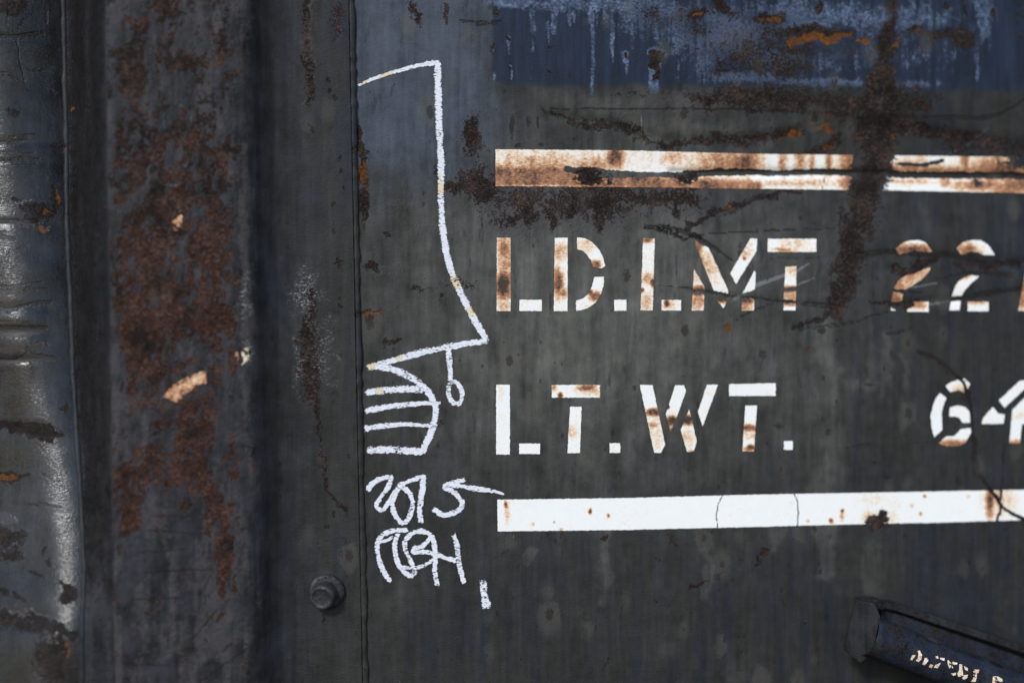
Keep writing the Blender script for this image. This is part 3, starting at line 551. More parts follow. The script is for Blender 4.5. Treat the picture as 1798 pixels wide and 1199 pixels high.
# ------------------------------------------------------------------ relief of each sheet (metres towards the camera)
GROOVE = [(1180, 303, 6), (1330, 303, 7), (1500, 304, 8), (1700, 308, 8), (1900, 313, 9)]
def sheet_height(px, py):
    h = 0.0018 * (fbm(px / 160, py / 160, 31, 2) - .5)
    q, _ = seg_dist(px, py, GROOVE); h = h - .0035 * np.exp(-q * q)
    for pts, d in [([(965, 205, 9), (1080, 218, 10), (1160, 246, 10), (1300, 250, 14), (1400, 230, 10)], .0022), ([(1520, 224, 14), (1700, 240, 12), (1800, 262, 12)], .002),
                   ([(1135, 400, 8), (1205, 410, 8), (1260, 440, 6)], .0012), ([(1500, 448, 10), (1610, 450, 10), (1800, 462, 12)], .002), ([(1560, 472, 9), (1640, 460, 9)], .0015),
                   ([(1200, 509, 6), (1300, 524, 7), (1470, 538, 7)], .0012), ([(1560, 534, 8), (1690, 524, 8), (1850, 502, 8)], .0015), ([(1380, 62, 10), (1500, 62, 12)], .0012)]:
        sel = (px > pts[0][0] - 60) & (px < pts[-1][0] + 60) & (np.abs(py - np.mean([p[1] for p in pts])) < 90)
        if sel.any():
            q, _ = seg_dist(px[sel], py[sel], pts); h[sel] = h[sel] - d * np.exp(-q * q)
    h = h - .010 * np.exp(-((px - 1500) / 420) ** 2 - ((py - 300) / 120) ** 2)          # broad dish round the scrapes
    return h

def grid_axis(a, b, lo, hi, fine, coarse):
    xs = []
    x = a
    while x < b:
        xs.append(x); x += fine if lo - 1 <= x <= hi else coarse
    xs.append(b)
    return np.array(xs, float)

YS = grid_axis(-300, 1500, -10, 1210, 2.2, 10)
def tilt(qx):   # the welded edges lean slightly in the photograph
    return np.interp(qx, [-400, 100, 190, 450, 610, 630, 860], [20, 20, 15, 22, 24, 24, 0])

def attrs_of(m, px, py, tint, navy, gloss, base_rust=0.0, slate=0.0, red=0.0, chalky=0.0):
    rust = np.clip(m['rust'] - m['flat'] + base_rust, 0, 1.3)
    a = np.stack([rust, m['orange'], navy, m['blue']], -1)
    b = np.stack([m['scratch'], m['pale'], tint, m['light']], -1)
    c = np.stack([m['olive'], m['dark'], gloss, m['glint']], -1)
    d = np.stack([slate + 0 * rust, red + 0 * rust, chalky + 0 * rust, 0 * rust], -1)
    return {'wear_a': a, 'wear_b': b, 'wear_c': c, 'wear_d': d}

def grid_faces(nx, ny):
    i = np.arange(nx * ny).reshape(ny, nx)
    return np.stack([i[:-1, :-1], i[1:, :-1], i[1:, 1:], i[:-1, 1:]], -1).reshape(-1, 4)

def slab(name, qxs, height, attr_fn, edge_shift=None, label=None, back=.012):
    """relief-mapped steel plate: front grid plus a folded-back rim"""
    QX, PY = np.meshgrid(qxs, YS)
    PX = QX + tilt(QX) * PY / 1199.0
    if edge_shift is not None: PX = PX + edge_shift(QX, PY)
    h = height(QX, PX, PY)
    P = unproject(PX, PY, h)
    ny, nx = QX.shape
    at = attr_fn(QX, PX, PY)
    F = grid_faces(nx, ny)
    # rim
    idx = np.arange(nx * ny).reshape(ny, nx)
    ring = np.concatenate([idx[0, :-1], idx[:-1, -1], idx[-1, :0:-1], idx[:0:-1, 0]])
    V = P.reshape(-1, 3); rim = V[ring].copy(); rim[:, 1] += back
    n0 = len(V); nr = len(ring); k = np.arange(nr); k2 = (k + 1) % nr
    RF = np.stack([ring[k], ring[k2], n0 + k2, n0 + k], -1)
    V = np.concatenate([V, rim]); F = np.concatenate([F, RF])
    at = {kk: np.concatenate([v.reshape(-1, 4), v.reshape(-1, 4)[ring]]) for kk, v in at.items()}
    return link(name, V, F, STEEL, car, at, True, label)

# main sheet
def sheet_attr(QX, PX, PY):
    m = masks(PX, PY)
    ex = 12 * (fbm(PX / 30, PY / 30, 71, 3) - .5)
    navy = sstep(852, 876, PX + ex) * sstep(0, 44, 170 + (PX - 860) * .012 - PY + ex)
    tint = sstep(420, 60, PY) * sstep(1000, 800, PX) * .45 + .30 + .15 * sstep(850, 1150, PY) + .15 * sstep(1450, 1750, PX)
    vignette = np.exp(-((PX - 1060) / 430) ** 2 - ((PY - 540) / 360) ** 2) * (.75 + .5 * (fbm(PX / 60, PY / 160, 23, 3) - .5))  # paler middle of the sheet, lens vignetting put into the colour
    m['olive'] = np.maximum(m['olive'], 1.02 * vignette + .22 * m['olive']); m['olive'] = np.minimum(m['olive'], 1.02 * vignette + .30)
    chalky = .80 * sstep(900, 800, PX) * sstep(460, 130, PY) + .35 * sstep(1050, 880, PX) * sstep(420, 200, PY)
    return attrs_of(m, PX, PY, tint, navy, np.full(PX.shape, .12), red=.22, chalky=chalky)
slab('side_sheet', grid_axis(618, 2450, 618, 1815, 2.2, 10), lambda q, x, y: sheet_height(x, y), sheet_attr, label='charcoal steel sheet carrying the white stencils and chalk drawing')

# post: dark left flank, flaking face, right flank running out into a bolted flange
PROF = np.array([(116, .002), (124, .004), (170, .026), (181, .0315), (187, .034), (200, .0345), (410, .0345), (428, .033), (442, .028), (456, .019), (476, .010), (500, .0065), (520, .006), (612, .006)])
LY = np.arange(-320, 1521, 10.0)      # the left sheet bows outwards lower down
LS = np.interp(LY, [-320, 100, 250, 600, 740, 1080, 1160, 1300, 1520], [0, 0, .10, .11, .20, .22, 0, -.02, 0])
LH = np.cumsum(LS) * 10 * .00059; LH -= np.interp(900, LY, LH)
LEAN = lambda y: np.interp(y, LY, LH)
MPP = .00059
QQ = np.arange(100, 640, 1.0)
PP = np.convolve(np.pad(np.interp(QQ, PROF[:, 0], PROF[:, 1]), 9, mode='edge'), np.hanning(19) / np.hanning(19).sum(), 'valid')
PP = np.where(QQ < 205, np.interp(QQ, PROF[:, 0], PROF[:, 1]), PP)
def post_height(q, x, y):
    h = np.interp(q, QQ, PP)
    h = h + LEAN(y) * sstep(186, 118, q)
    h = h + (.0011 * (fbm(x / 14, y / 20, 61, 4) - .5) + .002 * (fbm(x / 120, y / 200, 67, 2) - .5)) * sstep(120, 190, q) * sstep(470, 430, q)
    h = h + .0016 * np.exp(-((x - 548) / 34) ** 2 - ((y - 580) / 90) ** 2)
    return h
def post_attr(QX, PX, PY):
    m = masks(PX, PY)
    face = sstep(183, 188, QX) * sstep(455, 428, QX)
    # flaking: tall narrow slivers, scaly crumbs and broad bare areas
    n1 = fbm(PX / 10 + PY / 80, PY / 44, 91, 4) - .5
    n2 = fbm(PX / 34, PY / 48, 95, 4) - .5
    n3 = fbm(PX / 9 + PY / 24, PY / 12, 97, 3) - .5
    fl = .55 + 1.2 * n1 + .8 * n2 + 1.0 * n3
    fl = fl - .22 * sstep(385, 430, QX) - .30 * sstep(800, 1000, PY) - .12 * sstep(215, 190, QX)
    base = face * np.clip(fl, -.1, .8) + (1 - face) * sstep(440, 460, QX) * .03
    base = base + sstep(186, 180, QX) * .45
    m['rust'] = np.where(QX < 470, m['rust'] * .9, m['rust'])
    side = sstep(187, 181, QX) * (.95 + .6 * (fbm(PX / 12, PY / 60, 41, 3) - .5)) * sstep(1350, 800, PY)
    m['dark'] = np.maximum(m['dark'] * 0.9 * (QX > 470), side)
    pv = .46 + 1.1 * (fbm(PX / 16, PY / 70, 33, 3) - .5)
    m['pale'] = np.maximum(m['pale'], face * pv)
    tint = np.where(QX < 445, .75, .30 + .25 * sstep(400, 0, PY))
    gl = .12 + .25 * np.exp(-((PX - 548) / 40) ** 2 - ((PY - 570) / 90) ** 2)
    red = face * (.42 + .35 * sstep(250, 500, PY)) + (QX > 470) * .2
    return attrs_of(m, PX, PY, tint, np.zeros(PX.shape), gl, base, .9 * sstep(470, 440, QX) + .45 * sstep(440, 470, QX) * sstep(590, 500, QX), red)
qpost = np.unique(np.concatenate([grid_axis(116, 612, 100, 640, 2.2, 4), PROF[:, 0]]))
BEADX = lambda y: np.interp(y, [-300, 0, 400, 650, 800, 900, 1000, 1100, 1500], [110, 110, 117, 127, 136, 142, 147, 143, 140])
def post_shift(Q, Y):   # the inner edge follows the weld
    tgt = BEADX(Y) + 4; own = 116 + 20 * Y / 1199.0
    return (tgt - own) * sstep(185, 118, Q)
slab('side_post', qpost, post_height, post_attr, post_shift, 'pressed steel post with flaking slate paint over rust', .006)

# left sheet: bulged, its glossy paint catching the light where it rolls towards the weld
SX = lambda y: np.interp(y, [-300, 0, 320, 450, 560, 640, 730, 820, 900, 1000, 1080, 1150, 1500], [-70, -30, 14, 24, 38, 58, 88, 112, 128, 134, 128, 112, 40])
def left_height(q, x, y):
    d = x - SX(y)
    s0, amp, w = .04, .58, 85.0
    h = (s0 * d - amp * w * np.log(np.cosh(d / w))) * MPP
    edge = (BEADX(y) - SX(y)); he = (s0 * edge - amp * w * np.log(np.cosh(edge / w))) * MPP
    h = h - he
    h = h + .0016 * (fbm(x / 70, y / 60, 51, 2) - .5) * sstep(0, 30, BEADX(y) - x)
    for yy, ww, dd in [(68, 8, .002), (250, 8, .002), (285, 6, .0015), (390, 7, .002), (540, 9, .002), (582, 10, .003), (632, 7, .002), (752, 12, .003), (1085, 14, .003)]:
        h = h - .45 * dd * np.exp(-((y - yy) / ww) ** 2) * sstep(115, 60, x)
    return h + .001 + LEAN(y)
def left_attr(QX, PX, PY):
    m = masks(PX, PY)
    m['dark'] = np.maximum(m['dark'] * 0, .52 + .5 * (fbm(PX / 60, PY / 90, 83, 3) - .5))      # near-black tone painted in for lens darkening at the left
    return attrs_of(m, PX, PY, np.full(PX.shape, .55), np.zeros(PX.shape), .85 + .3 * (fbm(PX / 20, PY / 20, 77, 3) - .5), .05, 1.0)
def left_shift(Q, Y):
    return (BEADX(Y) - (112 + 20 * Y / 1199.0)) * sstep(60, 112, Q)
slab('dented_sheet', grid_axis(-520, 112, -15, 140, 2.2, 10), left_height, left_attr, left_shift, 'glossy dented sheet scored by horizontal scrapes')

# weld bead beside the post, sealed lap seam beside the flange
def bead(name, xfn, hfn, r, seed, tint, rust, label):
    ys = np.arange(-300, 1500, 5.0)
    c = unproject(xfn(ys), ys, hfn(ys)); rr = r * (1 + .35 * (fbm(ys / 14, ys * 0 + 3, seed, 3) - .5) * 2)
    off = .0012 * (fbm(ys / 30, ys * 0 + 9, seed + 5, 2) - .5)
    K = 10; an = np.linspace(0, 2 * math.pi, K, endpoint=False)
    V = np.stack([c[:, None, 0] + off[:, None] + rr[:, None] * np.cos(an), c[:, None, 1] - .7 * rr[:, None] * np.sin(an), np.repeat(c[:, 2][:, None], K, 1)], -1)
    n = len(ys); i = np.arange(n * K).reshape(n, K); j = np.roll(i, -1, 1)
    F = np.stack([i[:-1], i[1:], j[1:], j[:-1]], -1).reshape(-1, 4)
    PXa = np.repeat(xfn(ys)[:, None], K, 1); PYa = np.repeat(ys[:, None], K, 1)
    m = masks(PXa, PYa); m['dark'] *= 0
    at = attrs_of(m, PXa, PYa, np.full(PXa.shape, tint), np.zeros(PXa.shape), np.full(PXa.shape, .2), rust)
    return link(name, V.reshape(-1, 3), F, STEEL, car, {k: v.reshape(-1, 4) for k, v in at.items()}, True, label)
bead('weld_bead', lambda y: BEADX(y) + 1.5, lambda y: .0015 + LEAN(y), .0030, 5, .6, .12, 'ragged weld bead between dented sheet and post')
bead('seam_bead', lambda y: 615.5 + 24 * y / 1199.0, lambda y: .0015 + 0 * y, .0042, 9, .3, .15, 'sealed lap seam beside the bolted flange')

# ------------------------------------------------------------------ painted lettering
def surf(px, py, lift):
    return unproject(px, py, sheet_height(px, py) + lift)

def poly_mesh(polys, step=2.6, jit=.55, seed=0):
    """triangulated flat pieces with interior points, outline slightly fuzzy"""
    rng = np.random.default_rng(seed); VX = []; FX = []; base = 0
    for poly in polys:
        p = np.array(poly, float); pts = []
        for a, b in zip(p, np.roll(p, -1, 0)):
            n = max(1, int(np.hypot(*(b - a)) / step))
            for k in range(n):
                q = a + (b - a) * k / n
                if k: q = q + rng.normal(0, jit * .5, 2)
                pts.append(q)
        n = len(pts); bx = np.array(pts)
        X, Y = np.meshgrid(np.arange(bx[:, 0].min() + step, bx[:, 0].max(), step), np.arange(bx[:, 1].min() + step, bx[:, 1].max(), step))
        g = np.stack([X.ravel(), Y.ravel()], -1)
        if len(g):
            g = g + rng.uniform(-.3, .3, g.shape)
            ins = np.zeros(len(g), bool); md = np.full(len(g), 1e9)
            for a, b in zip(bx, np.roll(bx, -1, 0)):
                c = ((a[1] > g[:, 1]) != (b[1] > g[:, 1])) & (g[:, 0] < (b[0] - a[0]) * (g[:, 1] - a[1]) / (b[1] - a[1] + 1e-12) + a[0])
                ins ^= c
                L = ((b - a) ** 2).sum() + 1e-9; t = np.clip(((g - a) @ (b - a)) / L, 0, 1)
                md = np.minimum(md, np.hypot(*(g - a - t[:, None] * (b - a)).T))
            g = g[ins & (md > .8)]
        allp = [Vector(q) for q in bx] + [Vector(q) for q in g]
        r = delaunay_2d_cdt(allp, [], [list(range(n))], 1, 1e-6)
        vv = np.array([tuple(v) for v in r[0]])
        VX.append(vv); FX += [[i + base for i in f] for f in r[2]]; base += len(vv)
    return np.concatenate(VX), FX

def paint_obj(name, polys, parent, seed, label=None, lift=.0005, stain_add=0.0, place=None, step=2.6, worn_add=0.0, ragged=0.0):
    v, f = poly_mesh(polys, step, seed=seed)
    m = masks(v[:, 0], v[:, 1], ('worn', 'stain', 'hair'))
    if ragged:
        bp_ = np.concatenate([np.linspace(a, b, 8) for q in polys for a, b in zip(np.array(q), np.roll(np.array(q), -1, 0))])
        dd = np.min(np.hypot(v[:, None, 0] - bp_[None, :, 0], v[:, None, 1] - bp_[None, :, 1]), 1)
        e = 1 - np.clip(dd / ragged, 0, 1)
        worn_add = worn_add - .16 + .30 * e + .55 * (fbm(v[:, 0] / 14 + v[:, 1] / 20, v[:, 1] / 9, seed, 3) - .5); stain_add = stain_add - .10 + .22 * e
    at = np.stack([m['worn'] + worn_add, m['stain'] + stain_add, m['hair'], 0 * m['hair']], -1)
    P = place(v) if place else surf(v[:, 0], v[:, 1], lift)
    # faces towards the camera (-y)
    F = np.array(f)
    a, b, c = P[F[:, 0]], P[F[:, 1]], P[F[:, 2]]
    flip = np.cross(b - a, c - a)[:, 1] > 0
    F[flip] = F[flip][:, ::-1]
    return link(name, P, F, PAINT, parent, {'wear_a': at}, True, label)

def zf(x0, y0, s): return lambda pts: [(x0 + x / s, y0 + y / s) for x, y in pts]
Z2, Z3, Z6, Z7 = zf(860, 300, 3.826), zf(860, 600, 3.826), zf(1328, 300, 3.826), zf(1328, 590, 3.826)
def R(x0, x1, y0, y1): return [(x0, y0), (x1, y0), (x1, y1), (x0, y1)]

paint_obj('stencil_stripe', [[(870, 262.5), (1100, 264.5), (1328, 270.5), (1560, 273), (1798, 276.5), (2200, 283), (2200, 345), (1798, 339), (1560, 334.5), (1328, 331.5), (1100, 328.5), (870, 327)]], car, 1, 'rust-streaked white stripe above the lettering, split by a groove', step=2.6, stain_add=.08)
paint_obj('stencil_stripe', [[(873, 877), (1100, 874), (1328, 868), (1560, 864), (1798, 859.5), (2200, 851), (2200, 905), (1798, 912.5), (1640, 917.5), (1560, 918.5), (1328, 924.5), (1100, 930), (874, 932.5)]], car, 2, 'clean white stripe below the lettering', step=2.2)

LET = [
 ('stencil_letter', 'L', 'white stencilled letter L with rusty stem', [Z2(R(47, 140, 450, 942)), Z2(R(200, 350, 866, 942))]),
 ('stencil_letter', 'D', 'white stencilled letter D', [Z2([(437, 450), (523, 450), (522, 942), (430, 942)]),
    Z2([(587, 448), (640, 454), (690, 482), (735, 530), (762, 585), (775, 640), (748, 655), (694, 645), (680, 600), (650, 560), (615, 533), (587, 527)]),
    Z2([(768, 712), (765, 770), (745, 830), (710, 885), (660, 920), (620, 934), (580, 942), (580, 872), (625, 858), (660, 830), (685, 780), (697, 735), (705, 712)])]),
 ('stencil_period', '.', None, [Z2(R(836, 918, 866, 940))]),
 ('stencil_letter', 'L', 'white stencilled letter L beside the M', [Z2([(1030, 455), (1108, 455), (1095, 938), (1013, 938)]), Z2(R(1155, 1285, 868, 938))]),
 ('stencil_letter', 'M', 'white stencilled letter M crossed by scratches', [Z2([(1372, 660), (1442, 780), (1437, 938), (1357, 938)]),
    Z2([(1383, 498), (1385, 455), (1440, 450), (1600, 800), (1608, 850), (1568, 922), (1535, 880)]),
    Z2([(1750, 455), (1795, 455), (1792, 540), (1655, 760), (1615, 690)]), Z2([(1778, 670), (1787, 690), (1774, 938), (1692, 938), (1697, 825)])]),
 ('stencil_letter', 'T', 'white stencilled letter T beside the M', [Z6(R(77, 403, 457, 545)), Z6([(195, 645), (270, 640), (263, 937), (182, 937)])]),
 ('stencil_digit', '2', 'white stencilled digit 2 scarred by brown gouges', [Z6([(938, 522), (975, 490), (1030, 468), (1090, 466), (1140, 485), (1182, 545), (1120, 548), (1060, 545), (1010, 555), (965, 578)]),
    Z6([(1120, 655), (1168, 650), (1165, 672), (1110, 730), (1040, 775), (988, 805), (978, 880), (955, 938), (905, 938), (905, 880), (925, 790), (960, 730), (1030, 690)]), Z6(R(1015, 1158, 880, 947))]),
 ('stencil_digit', '2', 'white stencilled digit 2, the less worn of the pair', [Z6([(1345, 520), (1390, 480), (1450, 465), (1510, 468), (1560, 500), (1602, 566), (1530, 566), (1490, 545), (1440, 540), (1380, 568)]),
    Z6([(1400, 715), (1450, 700), (1497, 710), (1440, 760), (1400, 800), (1375, 850), (1366, 937), (1297, 937), (1312, 845), (1335, 780), (1360, 740)]), Z6(R(1420, 1560, 880, 943))]),
 ('stencil_digit', '1', None, [Z6([(1792, 760), (1812, 640), (1885, 640), (1850, 940), (1760, 940)])]),
 ('stencil_letter', 'L', 'clean white stencilled letter L of the lower line', [Z3(R(43, 135, 288, 757)), Z3(R(197, 338, 683, 752))]),
 ('stencil_letter', 'T', 'white stencilled letter T beside the lower L', [Z3(R(417, 740, 290, 375)), Z3([(540, 436), (617, 436), (605, 747), (522, 747)])]),
 ('stencil_period', '.', None, [Z3(R(805, 876, 680, 745))]),
 ('stencil_letter', 'W', 'white stencilled letter W with brown rust spots', [Z3([(1008, 290), (1093, 290), (1178, 690), (1150, 745), (1105, 745)]), Z3([(1245, 292), (1305, 292), (1318, 330), (1250, 520), (1215, 602), (1183, 490)]),
    Z3([(1340, 452), (1390, 670), (1370, 735), (1325, 740), (1283, 590)]), Z3([(1460, 288), (1533, 288), (1430, 567), (1398, 470)])]),
 ('stencil_letter', 'T', 'white stencilled letter T beside the W', [[(1280, 674.5), (1362, 672.5), (1362, 695), (1280, 695)], Z3([(1717, 428), (1795, 428), (1775, 735), (1697, 735)])]),
 ('stencil_period', '.', None, [Z7(R(185, 245, 705, 763))]),
 ('stencil_digit', '6', 'white stencilled digit 6 cut by a curved scrape', [Z7([(1270, 335), (1310, 308), (1360, 292), (1400, 286), (1437, 320), (1418, 362), (1395, 380), (1355, 362), (1300, 375)]),
    Z7([(1235, 382), (1278, 415), (1255, 470), (1245, 530), (1250, 630), (1195, 680), (1178, 620), (1170, 540), (1185, 470), (1205, 420)]),
    Z7([(1300, 480), (1350, 465), (1400, 475), (1435, 510), (1450, 550), (1450, 580), (1385, 582), (1365, 550), (1335, 540), (1295, 540)]),
    Z7([(1375, 625), (1445, 615), (1442, 650), (1405, 715), (1350, 738), (1275, 738), (1225, 718), (1255, 690), (1280, 672), (1330, 670)])]),
 ('stencil_digit', '4', 'white stencilled digit 4 beside the 6', [Z7([(1630, 430), (1770, 300), (1840, 290), (1840, 320), (1667, 482)]), Z7([(1590, 475), (1625, 520), (1670, 525), (1660, 588), (1515, 590), (1522, 550)]),
    Z7([(1840, 380), (1785, 430), (1720, 495), (1700, 720), (1770, 720), (1785, 590), (1840, 590)])]),
]
for k, (nm, ch, lab, polys) in enumerate(LET):
    paint_obj(nm, polys, car, 10 + k, lab, stain_add=.10 if k < 9 else .03)

# dents catching warm sun on the post, painted as cream patches
def post_place(v):
    return unproject(v[:, 0], v[:, 1], post_height(v[:, 0] - tilt(v[:, 0]) * v[:, 1] / 1199, v[:, 0], v[:, 1]) + .0006)
def post_patch(poly, seed, stain, worn=.12):  # stain and worn here only vary the painted sun patches
    paint_obj('sun_patch', [poly], car, seed, None, place=post_place, stain_add=stain, step=1.8, worn_add=worn, ragged=9.0)
post_patch([(303, 388), (310, 382), (318, 377), (321, 380), (319, 396), (317, 405), (309, 412), (303, 402)], 51, .58, .40)
post_patch([(286, 697), (300, 678), (322, 665), (345, 655), (362, 650), (363, 672), (345, 680), (328, 690), (312, 707), (296, 701)], 52, .60, .40)
post_patch([(424, 618), (432, 608), (438, 600), (443, 606), (441, 625), (432, 640), (424, 642)], 53, .32, .46)
post_patch([(413, 618), (418, 618), (419, 640), (415, 640)], 54, .6, .42)


# ------------------------------------------------------------------ chalk
def smooth_line(pts, n=8):
    p = np.array(pts, float)
    if len(p) == 2:
        t = np.linspace(0, 1, max(2, int(np.hypot(*(p[1, :2] - p[0, :2])) / 3)))[:, None]
        return p[0] + (p[1] - p[0]) * t
    q = np.concatenate([[2 * p[0] - p[1]], p, [2 * p[-1] - p[-2]]]); out = []
    for i in range(1, len(q) - 2):
        for t in np.linspace(0, 1, n, endpoint=False):
            out.append(.5 * ((2 * q[i]) + (-q[i - 1] + q[i + 1]) * t + (2 * q[i - 1] - 5 * q[i] + 4 * q[i + 1] - q[i + 2]) * t ** 2 + (-q[i - 1] + 3 * q[i] - 3 * q[i + 1] + q[i + 2]) * t ** 3))
    out.append(p[-1]); return np.array(out)

chalk_no = [0]
def chalk(name, parent, pts, w, yellow=(), label=None, press=.5):
    """one pass of the chalk: pts (x, y) or (x, y, width) in photo pixels"""
    pts = [(p[0], p[1], (p[2] if len(p) > 2 else w) * .9) for p in pts]
    L = smooth_line(pts)
    seg = np.hypot(*np.diff(L[:, :2], axis=0).T); keep = np.concatenate([[True], seg > 1e-6]); L = L[keep]
    d = np.gradient(L[:, :2], axis=0); d /= np.hypot(d[:, 0], d[:, 1])[:, None] + 1e-9
    L = np.concatenate([[np.append(L[0, :2] - d[0] * L[0, 2] * .45, L[0, 2])], L, [np.append(L[-1, :2] + d[-1] * L[-1, 2] * .45, L[-1, 2])]])
    d = np.concatenate([[d[0]], d, [d[-1]]])
    nrm = np.stack([-d[:, 1], d[:, 0]], -1)
    K = np.linspace(-1.35, 1.35, 9)
    hw = L[:, 2] * .5 * (1 + .5 * (fbm(L[:, 0] / 16, L[:, 1] / 16, 300 + chalk_no[0], 3) - .5))
    X = L[:, None, 0] + nrm[:, None, 0] * K * hw[:, None]; Y = L[:, None, 1] + nrm[:, None, 1] * K * hw[:, None]
    prof = np.clip(press + (1 - np.abs(K)) * 1.1, 0, 1.02)[None, :] * np.ones(X.shape)
    prof = np.minimum(prof, 0.82 + .70 * (fbm(X / 14, Y / 30, 200 + chalk_no[0], 3) - .5))
    prof[0] *= .3; prof[-1] *= .3
    ye = np.zeros(X.shape)
    for (cx, cy, r) in yellow: ye = np.maximum(ye, np.clip(1 - np.hypot(X - cx, Y - cy) / r, 0, 1))
    chalk_no[0] += 1
    P = surf(X.ravel(), Y.ravel(), .0007 + .00002 * chalk_no[0])
    n, k = X.shape
    F = grid_faces(k, n)
    a, b, c = P[F[:, 0]], P[F[:, 1]], P[F[:, 2]]
    fl = np.cross(b - a, c - a)[:, 1] > 0
    F[fl] = F[fl][:, ::-1]
    at = np.stack([prof.ravel(), ye.ravel(), 0 * ye.ravel(), 0 * ye.ravel()], -1)
    return link(name, P, F, CHALK, parent, {'wear_a': at}, True, label)

ZA, ZB, ZC = zf(420, 0, 3.867), zf(420, 300, 3.867), zf(420, 590, 3.867)
ZG, ZH = zf(630, 820, 6.66), zf(630, 910, 6.66)
fig = empty('chalk_drawing', unproject(750, 480, .001), car); fig['label'] = 'white chalk profile of a figure in a tall hat smoking a pipe'
def child(name, parent, pts, w, **kw):
    o = chalk(name, parent, pts, w, **kw)
    o.matrix_parent_inverse = Matrix.Translation(-Vector(parent.location))
    return o
child('chalk_line', fig, [ZA([p])[0] + (w,) for p, w in [((812, 580), 4.5), ((900, 540), 5.5), ((1050, 490), 6.5), ((1200, 450), 7.5), ((1345, 425), 9)]], 7, yellow=[(680, 136, 30), (640, 146, 14)])
child('chalk_line', fig, ZA([(1348, 430), (1350, 600), (1355, 800), (1365, 1000), (1372, 1150)]) + ZB([(1370, 80), (1370, 180), (1376, 330), (1390, 450), (1408, 560), (1440, 680), (1490, 800), (1550, 920), (1615, 1040), (1672, 1140)]), 12.5, press=.42, yellow=[(772, 330, 26), (800, 495, 30), (830, 545, 26), (766, 310, 20)])
child('chalk_line', fig, ZC([(1680, 35), (1560, 48), (1400, 78), (1250, 110), (1100, 150), (980, 185), (880, 212)]), 11, yellow=[(655, 642, 26), (700, 627, 16)])
child('chalk_line', fig, ZC([(930, 205), (1050, 228), (1170, 285), (1270, 365), (1330, 470), (1328, 560), (1295, 670), (1245, 785)]), 12)
child('chalk_line', fig, ZC([(870, 382), (1000, 367), (1130, 360), (1270, 365)]), 11.5, yellow=[(665, 684, 18)])
child('chalk_line', fig, [ZC([p])[0] + (w,) for p, w in [((868, 505), 11), ((1050, 475), 10), ((1200, 460), 8), ((1365, 452), 5)]], 9)
child('chalk_line', fig, [ZC([p])[0] + (w,) for p, w in [((862, 625), 10), ((1050, 602), 9.5), ((1200, 602), 7.5), ((1340, 612), 5)]], 9)
child('chalk_line', fig, ZC([(880, 775), (1050, 772), (1235, 785)]), 13)
child('chalk_line', fig, ZC([(1418, 85), (1428, 180), (1436, 300)]), 9)
th = np.linspace(-100, 260, 15)
child('chalk_line', fig, ZC([(1467 + 46 * math.cos(math.radians(a)) + 10 * math.sin(math.radians(a)), 385 + 75 * math.sin(math.radians(a))) for a in th]), 8.5)
date = empty('chalk_number', unproject(770, 875, .001), car); date['label'] = 'chalk number scrawled below the drawing'
child('chalk_digit', date, ZG([(112, 255), (160, 190), (240, 140), (340, 115), (375, 135), (340, 240), (270, 330), (215, 420), (215, 470), (280, 500), (340, 420), (430, 280)]), 8.6)
child('chalk_digit', date, ZG([(455, 255), (395, 400), (410, 520), (470, 620), (530, 650), (595, 570), (630, 430), (600, 320), (530, 240), (480, 215)]), 9)
child('chalk_digit', date, ZG([(470, 215), (600, 160), (755, 105)]), 8.5)
child('chalk_digit', date, ZG([(755, 105), (750, 220), (725, 380), (710, 500), (725, 630)]), 10.5)
child('chalk_digit', date, ZG([(1225, 150), (1100, 185), (1005, 230), (1080, 270), (1160, 340), (1210, 420), (1170, 500), (1080, 545), (980, 555), (880, 495)]), 9.2)
child('chalk_digit', date, [ZG([p])[0] + (w,) for p, w in [((1060, 205), 7.5), ((1200, 225), 9), ((1400, 255), 10), ((1550, 275), 8), ((1690, 310), 4)]], 8, press=.4)
ini = empty('chalk_initials', unproject(740, 980, .001), car); ini['label'] = 'looping chalk initials below the number'
child('chalk_letter', ini, ZH([(555, 135), (450, 140), (330, 165), (240, 230), (215, 310), (225, 430), (265, 560), (320, 670), (360, 725)]), 9)
child('chalk_letter', ini, ZH([(245, 275), (330, 255), (395, 215)]), 5.5)
child('chalk_letter', ini, ZH([(455, 190), (420, 290), (430, 420), (465, 540), (530, 620), (600, 665), (655, 630), (640, 570), (590, 460), (545, 360), (540, 270), (600, 190), (700, 150), (800, 165), (840, 210), (780, 290), (700, 345)]), 8.5)
child('chalk_letter', ini, ZH([(480, 570), (600, 575), (750, 555), (870, 480)]), 6.5)
child('chalk_letter', ini, ZH([(665, 330), (640, 390), (760, 390), (880, 410), (1000, 455), (1130, 490)]), 8.5)
child('chalk_letter', ini, ZH([(860, 210), (885, 320), (895, 450), (890, 600), (915, 770)]), 9)
child('chalk_letter', ini, ZH([(1110, 200), (1145, 300), (1160, 430), (1180, 560), (1225, 740)]), 9.5)
chalk('chalk_dash', car, ZH([(1455, 740), (1465, 860), (1495, 1020)]), 12.5, label='short chalk dash below the initials', press=.6)

# ------------------------------------------------------------------ bolt on the flange
def const_attrs(V, rust, tint, navy=0., dark=0., gloss=.3, orange=0., pale=0., blue=0., slate=0.):
    n = len(V); f = lambda x: np.full(n, x) if np.isscalar(x) else x
    return {'wear_a': np.stack([f(rust), f(orange), f(navy), f(blue)], -1), 'wear_b': np.stack([f(0.), f(pale), f(tint), f(0.)], -1), 'wear_c': np.stack([f(0.), f(dark), f(gloss), f(0.)], -1), 'wear_d': np.stack([f(slate), f(0.), f(0.), f(0.)], -1)}

